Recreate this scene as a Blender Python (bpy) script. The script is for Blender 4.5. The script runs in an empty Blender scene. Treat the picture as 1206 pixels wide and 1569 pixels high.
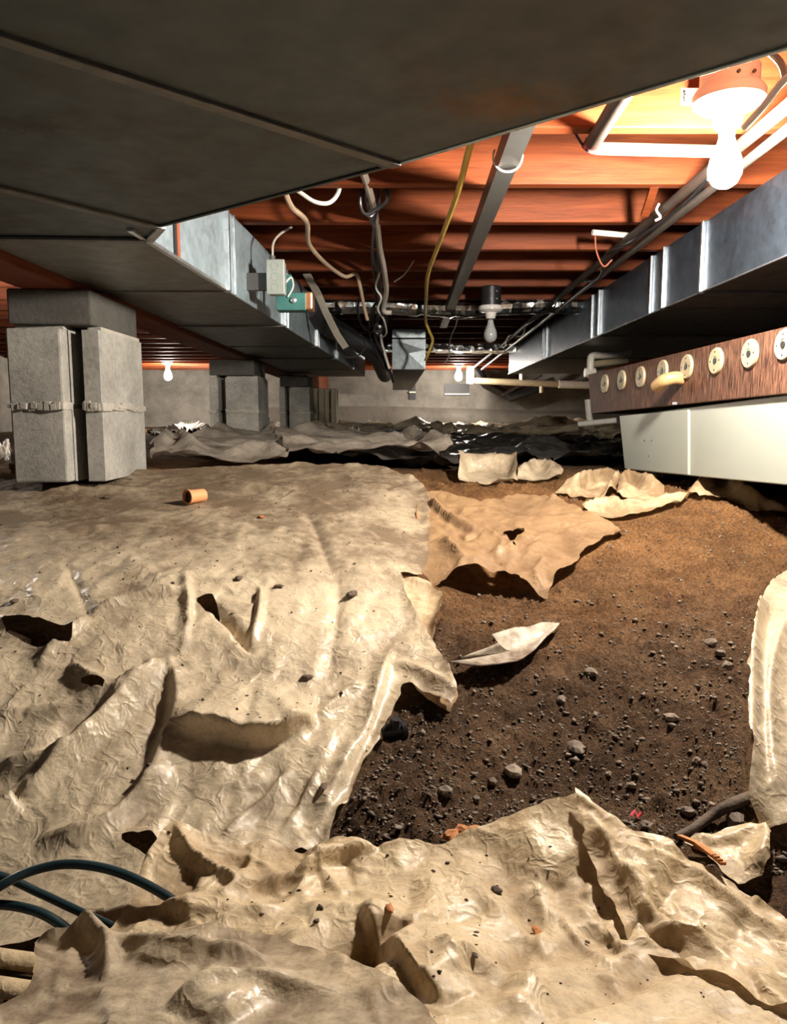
import bpy, math, random
import numpy as np
from mathutils import Vector, Matrix

# ------------------------------------------------------------------ camera, world, exposure
SC = bpy.context.scene
COL = SC.collection
FPX, W_PX, H_PX = 1150.0, 1206.0, 1569.0
EYE = 0.70                                   # camera height above the lowest dirt
HORIZON = 640.0
PITCH = math.atan((H_PX / 2 - HORIZON) / FPX)
cam_d = bpy.data.cameras.new('camera'); cam = bpy.data.objects.new('camera', cam_d); COL.objects.link(cam)
cam.location = (0, 0, EYE)
cam.rotation_euler = (math.pi / 2 - PITCH, 0, 0)
cam_d.sensor_fit = 'VERTICAL'; cam_d.sensor_height = 36.0; cam_d.sensor_width = 36.0
cam_d.lens = 36.0 * FPX / H_PX
cam_d.clip_start = 0.02
SC.camera = cam

world = bpy.data.worlds.new('World'); SC.world = world; world.use_nodes = True
world.node_tree.nodes['Background'].inputs[0].default_value = (0.75, 0.85, 1.0, 1)
world.node_tree.nodes['Background'].inputs[1].default_value = 0.10
SC.view_settings.view_transform = 'Standard'; SC.view_settings.look = 'None'
SC.view_settings.gamma = 1.0; SC.view_settings.exposure = 0.0
SC.view_settings.use_curve_mapping = False
SC.cycles.max_bounces = 5; SC.cycles.diffuse_bounces = 3; SC.cycles.glossy_bounces = 3
SC.cycles.transmission_bounces = 2; SC.cycles.use_denoising = True
SC.cycles.use_adaptive_sampling = True; SC.cycles.adaptive_threshold = 0.06
SC.cycles.caustics_reflective = False; SC.cycles.caustics_refractive = False
BULB_NEAR, BULB_FAR, BULB_REAR, BULB_SIDE = 2800.0, 800.0, 1000.0, 800.0
WARM = (1.0, 0.90, 0.77)

random.seed(7); RNG = np.random.default_rng(7)

# ------------------------------------------------------------------ pixel <-> place helpers
_cp, _sp = math.cos(PITCH), math.sin(PITCH)
def ray(u, v):
    a = (u - W_PX / 2) / FPX; b = (H_PX / 2 - v) / FPX
    return np.array([a, _cp + b * _sp, -_sp + b * _cp])
def P(u, v, Y):                               # point seen at a pixel, at forward distance Y
    d = ray(u, v); return np.array([0, 0, EYE]) + d * (Y / d[1])
def PH(u, v, h):                              # point seen at a pixel, h metres above the eye
    d = ray(u, v); return np.array([0, 0, EYE]) + d * (h / d[2])
def Z(h): return EYE + h

# ------------------------------------------------------------------ mesh helpers
class MB:
    def __init__(s): s.v = []; s.f = []
    def add(s, vs, fs):
        o = len(s.v); s.v += [tuple(map(float, p)) for p in vs]; s.f += [tuple(i + o for i in f) for f in fs]; return s
    def box(s, c, d, rot=None):
        hx, hy, hz = d[0] / 2, d[1] / 2, d[2] / 2
        vs = [Vector((x, y, z)) for x in (-hx, hx) for y in (-hy, hy) for z in (-hz, hz)]
        if rot is not None: vs = [rot @ p for p in vs]
        vs = [p + Vector(c) for p in vs]
        return s.add(vs, [(0,1,3,2),(4,6,7,5),(0,4,5,1),(2,3,7,6),(0,2,6,4),(1,5,7,3)])
    def prism(s, poly, z0, z1):
        n = len(poly)
        a = sum(poly[i][0] * poly[(i+1) % n][1] - poly[(i+1) % n][0] * poly[i][1] for i in range(n))
        if a < 0: poly = poly[::-1]
        vs = [(p[0], p[1], z0) for p in poly] + [(p[0], p[1], z1) for p in poly]
        fs = [tuple(range(n - 1, -1, -1)), tuple(range(n, 2 * n))]
        fs += [(i, (i+1) % n, n + (i+1) % n, n + i) for i in range(n)]
        return s.add(vs, fs)
    def hexa(s, bottom, top):                 # 4 bottom + 4 top points, any shape
        vs = list(bottom) + list(top)
        return s.add(vs, [(3,2,1,0),(4,5,6,7),(0,1,5,4),(1,2,6,5),(2,3,7,6),(3,0,4,7)])
    def tube(s, pts, r, n=10, caps=True, flat=1.0, up=None):
        pts = [Vector(p) for p in pts]; m = len(pts)
        rs = r if isinstance(r, (list, tuple)) else [r] * m
        vs, fs = [], []
        prev = None
        for i, p in enumerate(pts):
            t = (pts[min(i+1, m-1)] - pts[max(i-1, 0)]).normalized()
            ref = prev if prev is not None else (Vector(up) if up is not None else (Vector((0,0,1)) if abs(t.z) < .9 else Vector((1,0,0))))
            a = t.cross(ref)
            if a.length < 1e-6: a = t.cross(Vector((1,0,0)))
            a.normalize(); b = a.cross(t).normalized(); prev = b
            for k in range(n):
                w = 2 * math.pi * k / n + (math.pi / n if n == 4 else 0)
                vs.append(p + a * (rs[i] * math.cos(w)) + b * (rs[i] * flat * math.sin(w)))
        for i in range(m - 1):
            for k in range(n):
                fs.append((i*n+k, i*n+(k+1) % n, (i+1)*n+(k+1) % n, (i+1)*n+k))
        if caps: fs += [tuple(range(n-1, -1, -1)), tuple((m-1)*n + k for k in range(n))]
        return s.add(vs, fs)
    def lathe(s, c, prof, n=20, axis=(0,0,1)):    # prof: (radius, offset along axis)
        ax = Vector(axis).normalized(); q = ax.to_track_quat('Z', 'Y'); c = Vector(c)
        vs, fs = [], []
        m = len(prof)
        for r, z in prof:
            for k in range(n):
                w = 2 * math.pi * k / n
                vs.append(c + q @ Vector((max(r, 1e-5) * math.cos(w), max(r, 1e-5) * math.sin(w), z)))
        for i in range(m - 1):
            for k in range(n):
                fs.append((i*n+k, i*n+(k+1) % n, (i+1)*n+(k+1) % n, (i+1)*n+k))
        fs += [tuple(range(n-1, -1, -1)), tuple((m-1)*n + k for k in range(n))]
        return s.add(vs, fs)
    def build(s, name, mat, parent=None, smooth=False, bevel=0, origin=None, seg=2):
        me = bpy.data.meshes.new(name)
        v = np.array(s.v, dtype=float)
        if origin is None:
            if parent is not None: origin = np.array(world_loc(parent))
            else: origin = np.array([(v[:,0].min()+v[:,0].max())/2, (v[:,1].min()+v[:,1].max())/2, v[:,2].min()])
        origin = np.array(origin, dtype=float)
        me.from_pydata([tuple(p) for p in (v - origin)], [], s.f); me.update()
        o = bpy.data.objects.new(name, me); COL.objects.link(o)
        if parent is not None:
            o.parent = parent; o.location = Vector(origin) - Vector(world_loc(parent))
        else: o.location = origin
        me.materials.append(mat)
        if smooth: smooth_mesh(me)
        if bevel:
            b = o.modifiers.new('bevel', 'BEVEL'); b.width = bevel; b.segments = seg; b.limit_method = 'ANGLE'; b.angle_limit = math.radians(40)
        return o
def smooth_mesh(me, ang=40):
    me.polygons.foreach_set('use_smooth', [True] * len(me.polygons))
    try: me.set_sharp_from_angle(angle=math.radians(ang))
    except Exception: pass
def world_loc(o):
    p = Vector(o.location)
    while o.parent is not None: o = o.parent; p = p + Vector(o.location)
    return p
def empty(name, loc):
    o = bpy.data.objects.new(name, None); COL.objects.link(o); o.location = Vector(loc); o.empty_display_size = .05; return o
def tag(o, label, cat, group=None):
    o['label'] = label; o['category'] = cat
    if group: o['group'] = group
    return o
def struct(o): o['kind'] = 'structure'; return o
def spline(pts, n=8):                        # Catmull-Rom through points
    p = [np.array(q, dtype=float) for q in pts]
    p = [2*p[0]-p[1]] + p + [2*p[-1]-p[-2]]
    out = []
    for i in range(1, len(p) - 2):
        for k in range(n):
            t = k / n
            out.append(.5*((2*p[i]) + (-p[i-1]+p[i+1])*t + (2*p[i-1]-5*p[i]+4*p[i+1]-p[i+2])*t*t + (-p[i-1]+3*p[i]-3*p[i+1]+p[i+2])*t**3))
    out.append(p[-2]); return out
def big_mesh(name, V, quads, mat, origin=None, attr=None, smooth=True, tris=None):
    me = bpy.data.meshes.new(name)
    V = np.asarray(V, dtype=np.float64)
    if origin is None: origin = np.array([V[:,0].mean(), V[:,1].mean(), V[:,2].min()])
    k = quads.shape[1]
    me.vertices.add(len(V)); me.vertices.foreach_set('co', (V - origin).astype(np.float32).ravel())
    me.loops.add(quads.size); me.loops.foreach_set('vertex_index', quads.astype(np.int32).ravel())
    me.polygons.add(len(quads)); me.polygons.foreach_set('loop_start', np.arange(0, quads.size, k, dtype=np.int32))
    me.update(calc_edges=True); me.validate()
    if attr is not None:
        for nm, arr in attr.items():
            a = me.attributes.new(nm, 'FLOAT', 'POINT'); a.data.foreach_set('value', np.asarray(arr, dtype=np.float32))
    if smooth: me.polygons.foreach_set('use_smooth', np.ones(len(me.polygons), dtype=bool))
    me.materials.append(mat)
    o = bpy.data.objects.new(name, me); COL.objects.link(o); o.location = Vector(origin)
    return o

# ------------------------------------------------------------------ numpy noise
def perlin(x, y, seed=0):
    r = np.random.default_rng(seed); n = 256
    perm = r.permutation(n); ang = r.random(n) * 2 * np.pi; gx, gy = np.cos(ang), np.sin(ang)
    xi = np.floor(x).astype(int); yi = np.floor(y).astype(int); xf = x - xi; yf = y - yi
    def g(ix, iy, dx, dy):
        h = perm[(perm[ix % n] + iy) % n]; return gx[h]*dx + gy[h]*dy
    u = xf**3*(xf*(xf*6-15)+10); w = yf**3*(yf*(yf*6-15)+10)
    a = g(xi, yi, xf, yf); b = g(xi+1, yi, xf-1, yf); c = g(xi, yi+1, xf, yf-1); d = g(xi+1, yi+1, xf-1, yf-1)
    return (a*(1-u)+b*u)*(1-w) + (c*(1-u)+d*u)*w
def fbm(x, y, seed=0, oct=4, gain=.5):
    s = 0; a = 1.0
    for i in range(oct): s = s + a * perlin(x * 2**i, y * 2**i, seed + i); a *= gain
    return s
def crumple(x, y, L, seed=0, n=5, warp=.45):  # faceted creases like crushed film, about -1..1
    r = np.random.default_rng(seed)
    wx = x + warp*L*perlin(x/L*.8, y/L*.8, seed+11); wy = y + warp*L*perlin(x/L*.8+7, y/L*.8+3, seed+12)
    s = 0
    for i in range(n):
        th = r.random()*np.pi; Li = L*(.7+.9*r.random())
        ph = (np.cos(th)*wx + np.sin(th)*wy)/Li + r.random()
        t = np.abs(ph - np.floor(ph) - .5)*2
        m = np.clip(.5 + 1.8*perlin(x/L*.6+i*3.1, y/L*.6-i*1.7, seed+20+i), 0, 1)
        s = s + (t-.5)*m
    return s*.8
class TPS:
    def __init__(s, pts, reg=1e-4):
        p = np.array(pts, dtype=float); s.c = p[:, :2]; n = len(p)
        d = np.hypot(s.c[:,None,0]-s.c[None,:,0], s.c[:,None,1]-s.c[None,:,1])
        K = np.where(d > 1e-9, d*d*np.log(np.maximum(d, 1e-9)), 0) + np.eye(n)*reg
        Q = np.c_[np.ones(n), s.c]
        A = np.zeros((n+3, n+3)); A[:n,:n] = K; A[:n,n:] = Q; A[n:,:n] = Q.T
        s.w = np.linalg.solve(A, np.r_[p[:,2], np.zeros(3)])
    def __call__(s, x, y):
        x = np.asarray(x, dtype=float); y = np.asarray(y, dtype=float); sh = x.shape
        x = x.ravel(); y = y.ravel(); n = len(s.c); out = s.w[n] + s.w[n+1]*x + s.w[n+2]*y
        for i in range(n):
            d2 = (x-s.c[i,0])**2 + (y-s.c[i,1])**2
            out = out + s.w[i]*.5*d2*np.log(np.maximum(d2, 1e-18))
        return out.reshape(sh)
def inside(poly, x, y):
    poly = np.asarray(poly); c = np.zeros(x.shape, dtype=bool); n = len(poly); j = n-1
    for i in range(n):
        xi, yi = poly[i]; xj, yj = poly[j]
        if yi != yj:
            k = ((yi > y) != (yj > y)) & (x < (xj-xi)*(y-yi)/(yj-yi)+xi); c ^= k
        j = i
    return c
def seg_dist(poly, x, y, closed=False):       # nearest point, signed distance and run along a polyline
    poly = np.asarray(poly, dtype=float); m = len(poly)
    best = np.full(x.shape, 1e9); sx = np.zeros(x.shape); sy = np.zeros(x.shape); sg = np.zeros(x.shape); tt = np.zeros(x.shape)
    L = np.hypot(*(np.roll(poly, -1, 0)-poly).T)[:m if closed else m-1]; tot = L.sum(); run = 0
    for i in range(m if closed else m-1):
        a = poly[i]; b = poly[(i+1) % m]; d = b-a; l2 = max(d@d, 1e-12)
        t = np.clip(((x-a[0])*d[0]+(y-a[1])*d[1])/l2, 0, 1)
        px = a[0]+t*d[0]; py = a[1]+t*d[1]; dd = np.hypot(x-px, y-py)
        k = dd < best
        best = np.where(k, dd, best); sx = np.where(k, px, sx); sy = np.where(k, py, sy)
        cr = d[0]*(y-a[1])-d[1]*(x-a[0]); sg = np.where(k, np.sign(cr), sg)
        tt = np.where(k, (run+t*L[i])/tot, tt); run += L[i]
    return best, sx, sy, sg, tt

# ------------------------------------------------------------------ materials
def new_mat(name):
    m = bpy.data.materials.new(name); m.use_nodes = True
    nt = m.node_tree; b = nt.nodes['Principled BSDF']; return m, nt, b
def N(nt, t, **k):
    n = nt.nodes.new(t)
    for a, v in k.items():
        if a.startswith('i_'): n.inputs[a[2:].replace('_', ' ')].default_value = v
        else: setattr(n, a, v)
    return n
def ramp(nt, stops, interp='LINEAR'):
    r = nt.nodes.new('ShaderNodeValToRGB'); r.color_ramp.interpolation = interp
    e = r.color_ramp.elements
    while len(e) < len(stops): e.new(.5)
    for el, (p, c) in zip(e, stops): el.position = p; el.color = (*c, 1) if len(c) == 3 else c
    return r
def coords(nt, scale=None, space='Object'):
    tc = nt.nodes.new('ShaderNodeTexCoord'); out = tc.outputs[space]
    if scale is not None:
        mp = nt.nodes.new('ShaderNodeMapping'); mp.inputs['Scale'].default_value = scale
        nt.links.new(out, mp.inputs[0]); out = mp.outputs[0]
    return out
def noise(nt, co, s, detail=4, rough=.55, dist=0):
    n = N(nt, 'ShaderNodeTexNoise'); n.inputs['Scale'].default_value = s; n.inputs['Detail'].default_value = detail
    n.inputs['Roughness'].default_value = rough; n.inputs['Distortion'].default_value = dist
    nt.links.new(co, n.inputs['Vector']); return n.outputs['Fac']
def bump(nt, b, h, strength=.3, dist=.01, chain=None):
    n = N(nt, 'ShaderNodeBump'); n.inputs['Strength'].default_value = strength; n.inputs['Distance'].default_value = dist
    nt.links.new(h, n.inputs['Height'])
    if chain is not None: nt.links.new(chain, n.inputs['Normal'])
    nt.links.new(n.outputs[0], b.inputs['Normal']); return n.outputs[0]
def mix(nt, f, a, b):
    n = N(nt, 'ShaderNodeMix', data_type='RGBA'); 
    for sock, val in ((n.inputs[0], f), (n.inputs[6], a), (n.inputs[7], b)):
        if hasattr(val, 'is_output'): nt.links.new(val, sock)
        elif isinstance(val, (int, float)): sock.default_value = val
        else: sock.default_value = (*val, 1)
    return n.outputs[2]
def math_n(nt, op, a, b=None):
    n = N(nt, 'ShaderNodeMath', operation=op)
    for i, val in enumerate((a, b)):
        if val is None: continue
        if hasattr(val, 'is_output'): nt.links.new(val, n.inputs[i])
        else: n.inputs[i].default_value = val
    return n.outputs[0]

def mat_plain(name, col, rough=.5, metal=0, var=.12, scale=20, bumpy=0, spec=.5):
    m, nt, b = new_mat(name); co = coords(nt)
    n = noise(nt, co, scale, 5)
    r = ramp(nt, [(.25, tuple(c*(1-var) for c in col)), (.75, tuple(min(1, c*(1+var)) for c in col))])
    nt.links.new(n, r.inputs[0]); nt.links.new(r.outputs[0], b.inputs['Base Color'])
    b.inputs['Roughness'].default_value = rough; b.inputs['Metallic'].default_value = metal
    b.inputs['Specular IOR Level'].default_value = spec
    if bumpy: bump(nt, b, noise(nt, co, scale*3, 5), bumpy, .004)
    return m
def mat_dirt():
    m, nt, b = new_mat('dirt'); co = coords(nt)
    big = noise(nt, co, 2.2, 5, .6); mid = noise(nt, co, 14, 6, .65); fin = noise(nt, co, 150, 6, .75)
    at = N(nt, 'ShaderNodeAttribute', attribute_name='dust')
    r1 = ramp(nt, [(.25, (.058, .034, .021)), (.5, (.13, .078, .046)), (.75, (.22, .142, .086))]); nt.links.new(mid, r1.inputs[0])
    r2 = ramp(nt, [(.3, (.20, .10, .043)), (.7, (.40, .215, .095))]); nt.links.new(mid, r2.inputs[0])
    c = mix(nt, at.outputs['Fac'], r1.outputs[0], r2.outputs[0])
    r3 = ramp(nt, [(.36, (.25, .24, .23)), (.62, (1.45, 1.4, 1.3))]); nt.links.new(fin, r3.inputs[0])
    mu = N(nt, 'ShaderNodeMix', data_type='RGBA', blend_type='MULTIPLY'); mu.inputs[0].default_value = .8
    nt.links.new(c, mu.inputs[6]); nt.links.new(r3.outputs[0], mu.inputs[7])
    r4 = ramp(nt, [(.38, (.62, .62, .62)), (.6, (1.1, 1.1, 1.1))]); nt.links.new(big, r4.inputs[0])
    mu2 = N(nt, 'ShaderNodeMix', data_type='RGBA', blend_type='MULTIPLY'); mu2.inputs[0].default_value = .7
    nt.links.new(mu.outputs[2], mu2.inputs[6]); nt.links.new(r4.outputs[0], mu2.inputs[7])
    nt.links.new(mu2.outputs[2], b.inputs['Base Color']); b.inputs['Roughness'].default_value = .95
    b.inputs['Specular IOR Level'].default_value = .15
    h = math_n(nt, 'ADD', math_n(nt, 'MULTIPLY', fin, .5), noise(nt, co, 260, 4, .7))
    bump(nt, b, h, 1.0, .011)
    return m
def mat_film(name, clean, dusty, rough=.36, trans=.22, coat=.35, dust0=0.0, cr=1.0):
    m, nt, b = new_mat(name); co = coords(nt)
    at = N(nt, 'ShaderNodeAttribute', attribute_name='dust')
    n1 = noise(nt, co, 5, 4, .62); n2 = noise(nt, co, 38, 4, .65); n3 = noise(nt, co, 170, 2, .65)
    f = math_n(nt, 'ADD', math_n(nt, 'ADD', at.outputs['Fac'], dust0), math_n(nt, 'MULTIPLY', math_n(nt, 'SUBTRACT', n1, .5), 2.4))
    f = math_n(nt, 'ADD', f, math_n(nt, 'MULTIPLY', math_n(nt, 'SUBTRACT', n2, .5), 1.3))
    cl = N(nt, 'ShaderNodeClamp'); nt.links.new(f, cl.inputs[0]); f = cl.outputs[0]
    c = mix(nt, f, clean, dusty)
    r = ramp(nt, [(.30, (.62, .57, .50)), (.50, (1, 1, 1))]); nt.links.new(n3, r.inputs[0])
    mu = N(nt, 'ShaderNodeMix', data_type='RGBA', blend_type='MULTIPLY'); mu.inputs[0].default_value = .5
    nt.links.new(c, mu.inputs[6]); nt.links.new(r.outputs[0], mu.inputs[7]); c = mu.outputs[2]
    nt.links.new(c, b.inputs['Base Color'])
    rr = math_n(nt, 'ADD', math_n(nt, 'MULTIPLY', f, .45), rough); nt.links.new(rr, b.inputs['Roughness'])
    cw = math_n(nt, 'MULTIPLY', math_n(nt, 'SUBTRACT', 1.0, f), coat); nt.links.new(cw, b.inputs['Coat Weight']); b.inputs['Coat Roughness'].default_value = .30
    def wrinkles(rot, scale, dist):
        mp = nt.nodes.new('ShaderNodeMapping'); mp.inputs['Rotation'].default_value = rot; nt.links.new(co, mp.inputs[0])
        wv = N(nt, 'ShaderNodeTexWave', wave_type='BANDS', bands_direction='X', wave_profile='TRI'); wv.inputs['Scale'].default_value = scale
        wv.inputs['Distortion'].default_value = dist; wv.inputs['Detail'].default_value = 3; wv.inputs['Detail Scale'].default_value = 1.2; wv.inputs['Detail Roughness'].default_value = .6
        nt.links.new(mp.outputs[0], wv.inputs['Vector'])
        rp = ramp(nt, [(.55, (0, 0, 0)), (1, (1, 1, 1))]); nt.links.new(wv.outputs['Fac'], rp.inputs[0]); return rp.outputs[0]
    mk = ramp(nt, [(.42, (0, 0, 0)), (.62, (1, 1, 1))]); nt.links.new(n1, mk.inputs[0])
    inv = math_n(nt, 'SUBTRACT', 1.0, mk.outputs[0])
    hw = math_n(nt, 'ADD', math_n(nt, 'MULTIPLY', wrinkles((0, 0, .5), 3, 14), mk.outputs[0]), math_n(nt, 'MULTIPLY', wrinkles((0, 0, 1.9), 5, 12), inv))
    hw = math_n(nt, 'MULTIPLY', hw, math_n(nt, 'SUBTRACT', 1.0, math_n(nt, 'MULTIPLY', f, .6)))
    rn = noise(nt, co, 30, 2, .5, .6); rg2 = math_n(nt, 'ABSOLUTE', math_n(nt, 'SUBTRACT', math_n(nt, 'MULTIPLY', rn, 2.0), 1.0))
    rl = ramp(nt, [(0, (1, 1, 1)), (.22, (0, 0, 0))]); nt.links.new(rg2, rl.inputs[0])
    hw = math_n(nt, 'ADD', math_n(nt, 'MULTIPLY', hw, .26), math_n(nt, 'MULTIPLY', math_n(nt, 'MULTIPLY', rl.outputs[0], math_n(nt, 'MULTIPLY', math_n(nt, 'SUBTRACT', 1.0, f), math_n(nt, 'ADD', .25, mk.outputs[0]))), .34))
    bump(nt, b, math_n(nt, 'ADD', hw, math_n(nt, 'MULTIPLY', n2, .5)), .60*cr, .009)
    tr = N(nt, 'ShaderNodeBsdfTranslucent'); nt.links.new(c, tr.inputs['Color'])
    mx = N(nt, 'ShaderNodeMixShader'); mx.inputs[0].default_value = trans
    nt.links.new(b.outputs[0], mx.inputs[1]); nt.links.new(tr.outputs[0], mx.inputs[2])
    nt.links.new(mx.outputs[0], nt.nodes['Material Output'].inputs[0])
    return m
def mat_wood(name, dark, light, rough=.6, axis='X', scale=1.0, tight=0):
    m, nt, b = new_mat(name)
    s = {'X': (1.2, 16, 16), 'Y': (16, 1.2, 16), 'Z': (16, 16, 1.2)}[axis]
    co = coords(nt, tuple(q*scale for q in s))
    oi = N(nt, 'ShaderNodeObjectInfo'); ad = N(nt, 'ShaderNodeVectorMath', operation='ADD')
    nt.links.new(co, ad.inputs[0]); ml = math_n(nt, 'MULTIPLY', oi.outputs['Random'], 40); nt.links.new(ml, ad.inputs[1]); co = ad.outputs[0]
    n = noise(nt, co, 3, 7, .6, .6); n2 = noise(nt, co, 14, 4, .6)
    r = ramp(nt, [(.28+tight, dark), (.52, tuple((a+c)/2 for a, c in zip(dark, light))), (.75-tight, light)]); nt.links.new(n, r.inputs[0])
    nt.links.new(r.outputs[0], b.inputs['Base Color']); b.inputs['Roughness'].default_value = rough; b.inputs['Specular IOR Level'].default_value = .2
    bump(nt, b, n2, .25, .003); return m
def mat_steel(name, col=(.42, .53, .60), rough=.40, metal=.55, dirt=(.12, .10, .08), dirt_amt=.25, spangle=.12, stains=()):
    m, nt, b = new_mat(name); co = coords(nt)
    v = N(nt, 'ShaderNodeTexVoronoi'); v.inputs['Scale'].default_value = 55; nt.links.new(co, v.inputs['Vector'])
    bw = N(nt, 'ShaderNodeRGBToBW'); nt.links.new(v.outputs['Color'], bw.inputs[0])
    r = ramp(nt, [(.2, tuple(c*(1-spangle) for c in col)), (.8, tuple(c*(1+spangle) for c in col))]); nt.links.new(bw.outputs[0], r.inputs[0])
    n = noise(nt, co, 6, 6, .65, .3); f = ramp(nt, [(.52, (0, 0, 0)), (.78, (dirt_amt*2,)*3)]); nt.links.new(n, f.inputs[0])
    c = mix(nt, f.outputs[0], r.outputs[0], dirt)
    for (sx, sy, sr, sxy, scol) in stains:       # scuffs and rust marks with a shape of their own
        mp = nt.nodes.new('ShaderNodeMapping'); mp.vector_type = 'POINT'; mp.inputs['Location'].default_value = (-sx*sxy, -sy, 0); mp.inputs['Scale'].default_value = (sxy, 1, 0); nt.links.new(co, mp.inputs[0])
        ln = N(nt, 'ShaderNodeVectorMath', operation='LENGTH'); nt.links.new(mp.outputs[0], ln.inputs[0])
        rp = ramp(nt, [(0, (1, 1, 1)), (sr, (0, 0, 0))]); nt.links.new(ln.outputs['Value'], rp.inputs[0])
        nn = noise(nt, co, 40, 5, .7, 1.0); th_ = ramp(nt, [(.46, (0, 0, 0)), (.56, (1, 1, 1))]); nt.links.new(math_n(nt, 'ADD', nn, math_n(nt, 'MULTIPLY', math_n(nt, 'SUBTRACT', rp.outputs[0], .5), .35)), th_.inputs[0])
        c = mix(nt, math_n(nt, 'MULTIPLY', math_n(nt, 'MULTIPLY', th_.outputs[0], rp.outputs[0]), .9), c, scol)
    nt.links.new(c, b.inputs['Base Color'])
    b.inputs['Metallic'].default_value = metal
    rr = ramp(nt, [(.3, (rough*.85,)*3), (.7, (rough*1.25,)*3)]); nt.links.new(noise(nt, co, 18, 4), rr.inputs[0]); nt.links.new(rr.outputs[0], b.inputs['Roughness'])
    bump(nt, b, noise(nt, co, 5, 3), .08, .02)
    return m
def mat_concrete(name, col=(.42, .40, .36)):
    m, nt, b = new_mat(name); co = coords(nt)
    n = noise(nt, co, 5, 6, .65); n2 = noise(nt, co, 70, 6, .75)
    r = ramp(nt, [(.3, tuple(c*.55 for c in col)), (.6, col), (.8, tuple(c*1.15 for c in col))]); nt.links.new(n, r.inputs[0])
    r2 = ramp(nt, [(.3, (.6, .6, .6)), (.55, (1, 1, 1))]); nt.links.new(n2, r2.inputs[0])
    mu = N(nt, 'ShaderNodeMix', data_type='RGBA', blend_type='MULTIPLY'); mu.inputs[0].default_value = .8
    nt.links.new(r.outputs[0], mu.inputs[6]); nt.links.new(r2.outputs[0], mu.inputs[7]); nt.links.new(mu.outputs[2], b.inputs['Base Color'])
    b.inputs['Roughness'].default_value = .92; bump(nt, b, n2, .6, .005); return m
def mat_emit(name, strength, col=WARM):
    m, nt, b = new_mat(name); b.inputs['Base Color'].default_value = (.9, .9, .88, 1)
    b.inputs['Emission Color'].default_value = (*col, 1); b.inputs['Emission Strength'].default_value = strength; return m
def mat_foil():
    m, nt, b = new_mat('foil'); co = coords(nt)
    b.inputs['Metallic'].default_value = 1; b.inputs['Base Color'].default_value = (.82, .82, .80, 1); b.inputs['Roughness'].default_value = .18
    v = N(nt, 'ShaderNodeTexVoronoi'); v.inputs['Scale'].default_value = 14; nt.links.new(co, v.inputs['Vector'])
    bump(nt, b, v.outputs['Distance'], .7, .02); return m

M = {}
M['dirt'] = mat_dirt()
M['film'] = mat_film('plastic_film', (.73, .61, .435), (.215, .155, .098), .33, .22, .30)
M['film_near'] = mat_film('plastic_film_near', (.72, .57, .365), (.33, .22, .12), .46, .2, .14)
M['film_brown'] = mat_film('plastic_film_brown', (.36, .225, .115), (.20, .115, .055), .5, .15, .15)
M['film_grey'] = mat_film('plastic_film_grey', (.50, .45, .38), (.25, .21, .17), .34, .25, .3)
M['film_black'] = mat_film('plastic_film_black', (.030, .029, .028), (.06, .052, .045), .22, .0, .5)
M['wood'] = mat_wood('joist_wood', (.10, .021, .0065), (.25, .062, .019), .55)
M['girder'] = mat_wood('girder_wood', (.12, .034, .018), (.22, .065, .032), .65, 'Y')
M['subfloor'] = mat_wood('subfloor_wood', (.07, .03, .018), (.13, .06, .032), .75)
M['veneer'] = mat_wood('wood_veneer', (.020, .009, .007), (.20, .098, .062), .42, 'Z', 6.0, .12)
M['steel'] = mat_steel('galvanized_steel')
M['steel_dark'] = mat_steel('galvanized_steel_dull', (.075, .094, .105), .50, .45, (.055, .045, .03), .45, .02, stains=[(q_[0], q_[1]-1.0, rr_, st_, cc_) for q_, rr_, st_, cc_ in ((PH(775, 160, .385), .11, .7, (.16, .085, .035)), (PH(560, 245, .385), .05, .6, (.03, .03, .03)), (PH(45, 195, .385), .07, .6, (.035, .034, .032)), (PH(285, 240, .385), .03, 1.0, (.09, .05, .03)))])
M['steel_blue'] = mat_steel('galvanized_steel_blue', (.20, .27, .36), .36, .9, (.06, .06, .07), .35, .10)
M['cleat'] = mat_steel('steel_cleat', (.68, .72, .76), .3, .9, dirt_amt=.1)
M['cleat_dark'] = mat_steel('steel_cleat_dull', (.16, .16, .16), .5, .7, dirt_amt=.1)
M['block'] = mat_concrete('concrete_block', (.47, .46, .42))
M['mortar'] = mat_concrete('mortar', (.56, .53, .47))
M['wallc'] = mat_concrete('wall_concrete', (.27, .25, .22))
M['capc_shaded'] = mat_concrete('cap_concrete_shaded', (.10, .095, .085))  # darker than the blocks: the duct's shadow is put into the cap colour
M['foil'] = mat_foil()
M['pvc'] = mat_plain('white_pvc', (.78, .75, .68), .35)
M['cream'] = mat_plain('cream_plastic', (.34, .285, .185), .45)
M['film_wall'] = mat_film('plastic_film_wall', (.17, .15, .125), (.10, .085, .07), .55, .1, .05)
M['steel_light'] = mat_steel('galvanized_steel_light', (.62, .72, .78), .35, .3, dirt_amt=.15)
M['steel_shaded'] = mat_steel('galvanized_steel_shaded', (.17, .175, .165), .45, .5, (.07, .06, .045), .4, .03)  # shaded copy of the duct steel, for the unlit undersides
M['chute'] = mat_plain('tan_plastic', (.42, .28, .13), .45)
M['bulb_side'] = mat_emit('bulb_glow_side', BULB_SIDE)
M['white_panel'] = mat_plain('white_laminate', (.33, .355, .315), .38, var=.05, scale=4)
M['porcelain'] = mat_plain('porcelain', (.74, .72, .70), .25, var=.04)
M['bulb_off'] = mat_plain('bulb_glass', (.42, .44, .45), .2, var=.05)
M['bulb_near'] = mat_emit('bulb_glow_near', BULB_NEAR)
M['bulb_far'] = mat_emit('bulb_glow_far', BULB_FAR)
M['bulb_rear'] = mat_emit('bulb_glow_rear', BULB_REAR)
M['black'] = mat_plain('black_plastic', (.018, .018, .02), .35)
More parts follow.
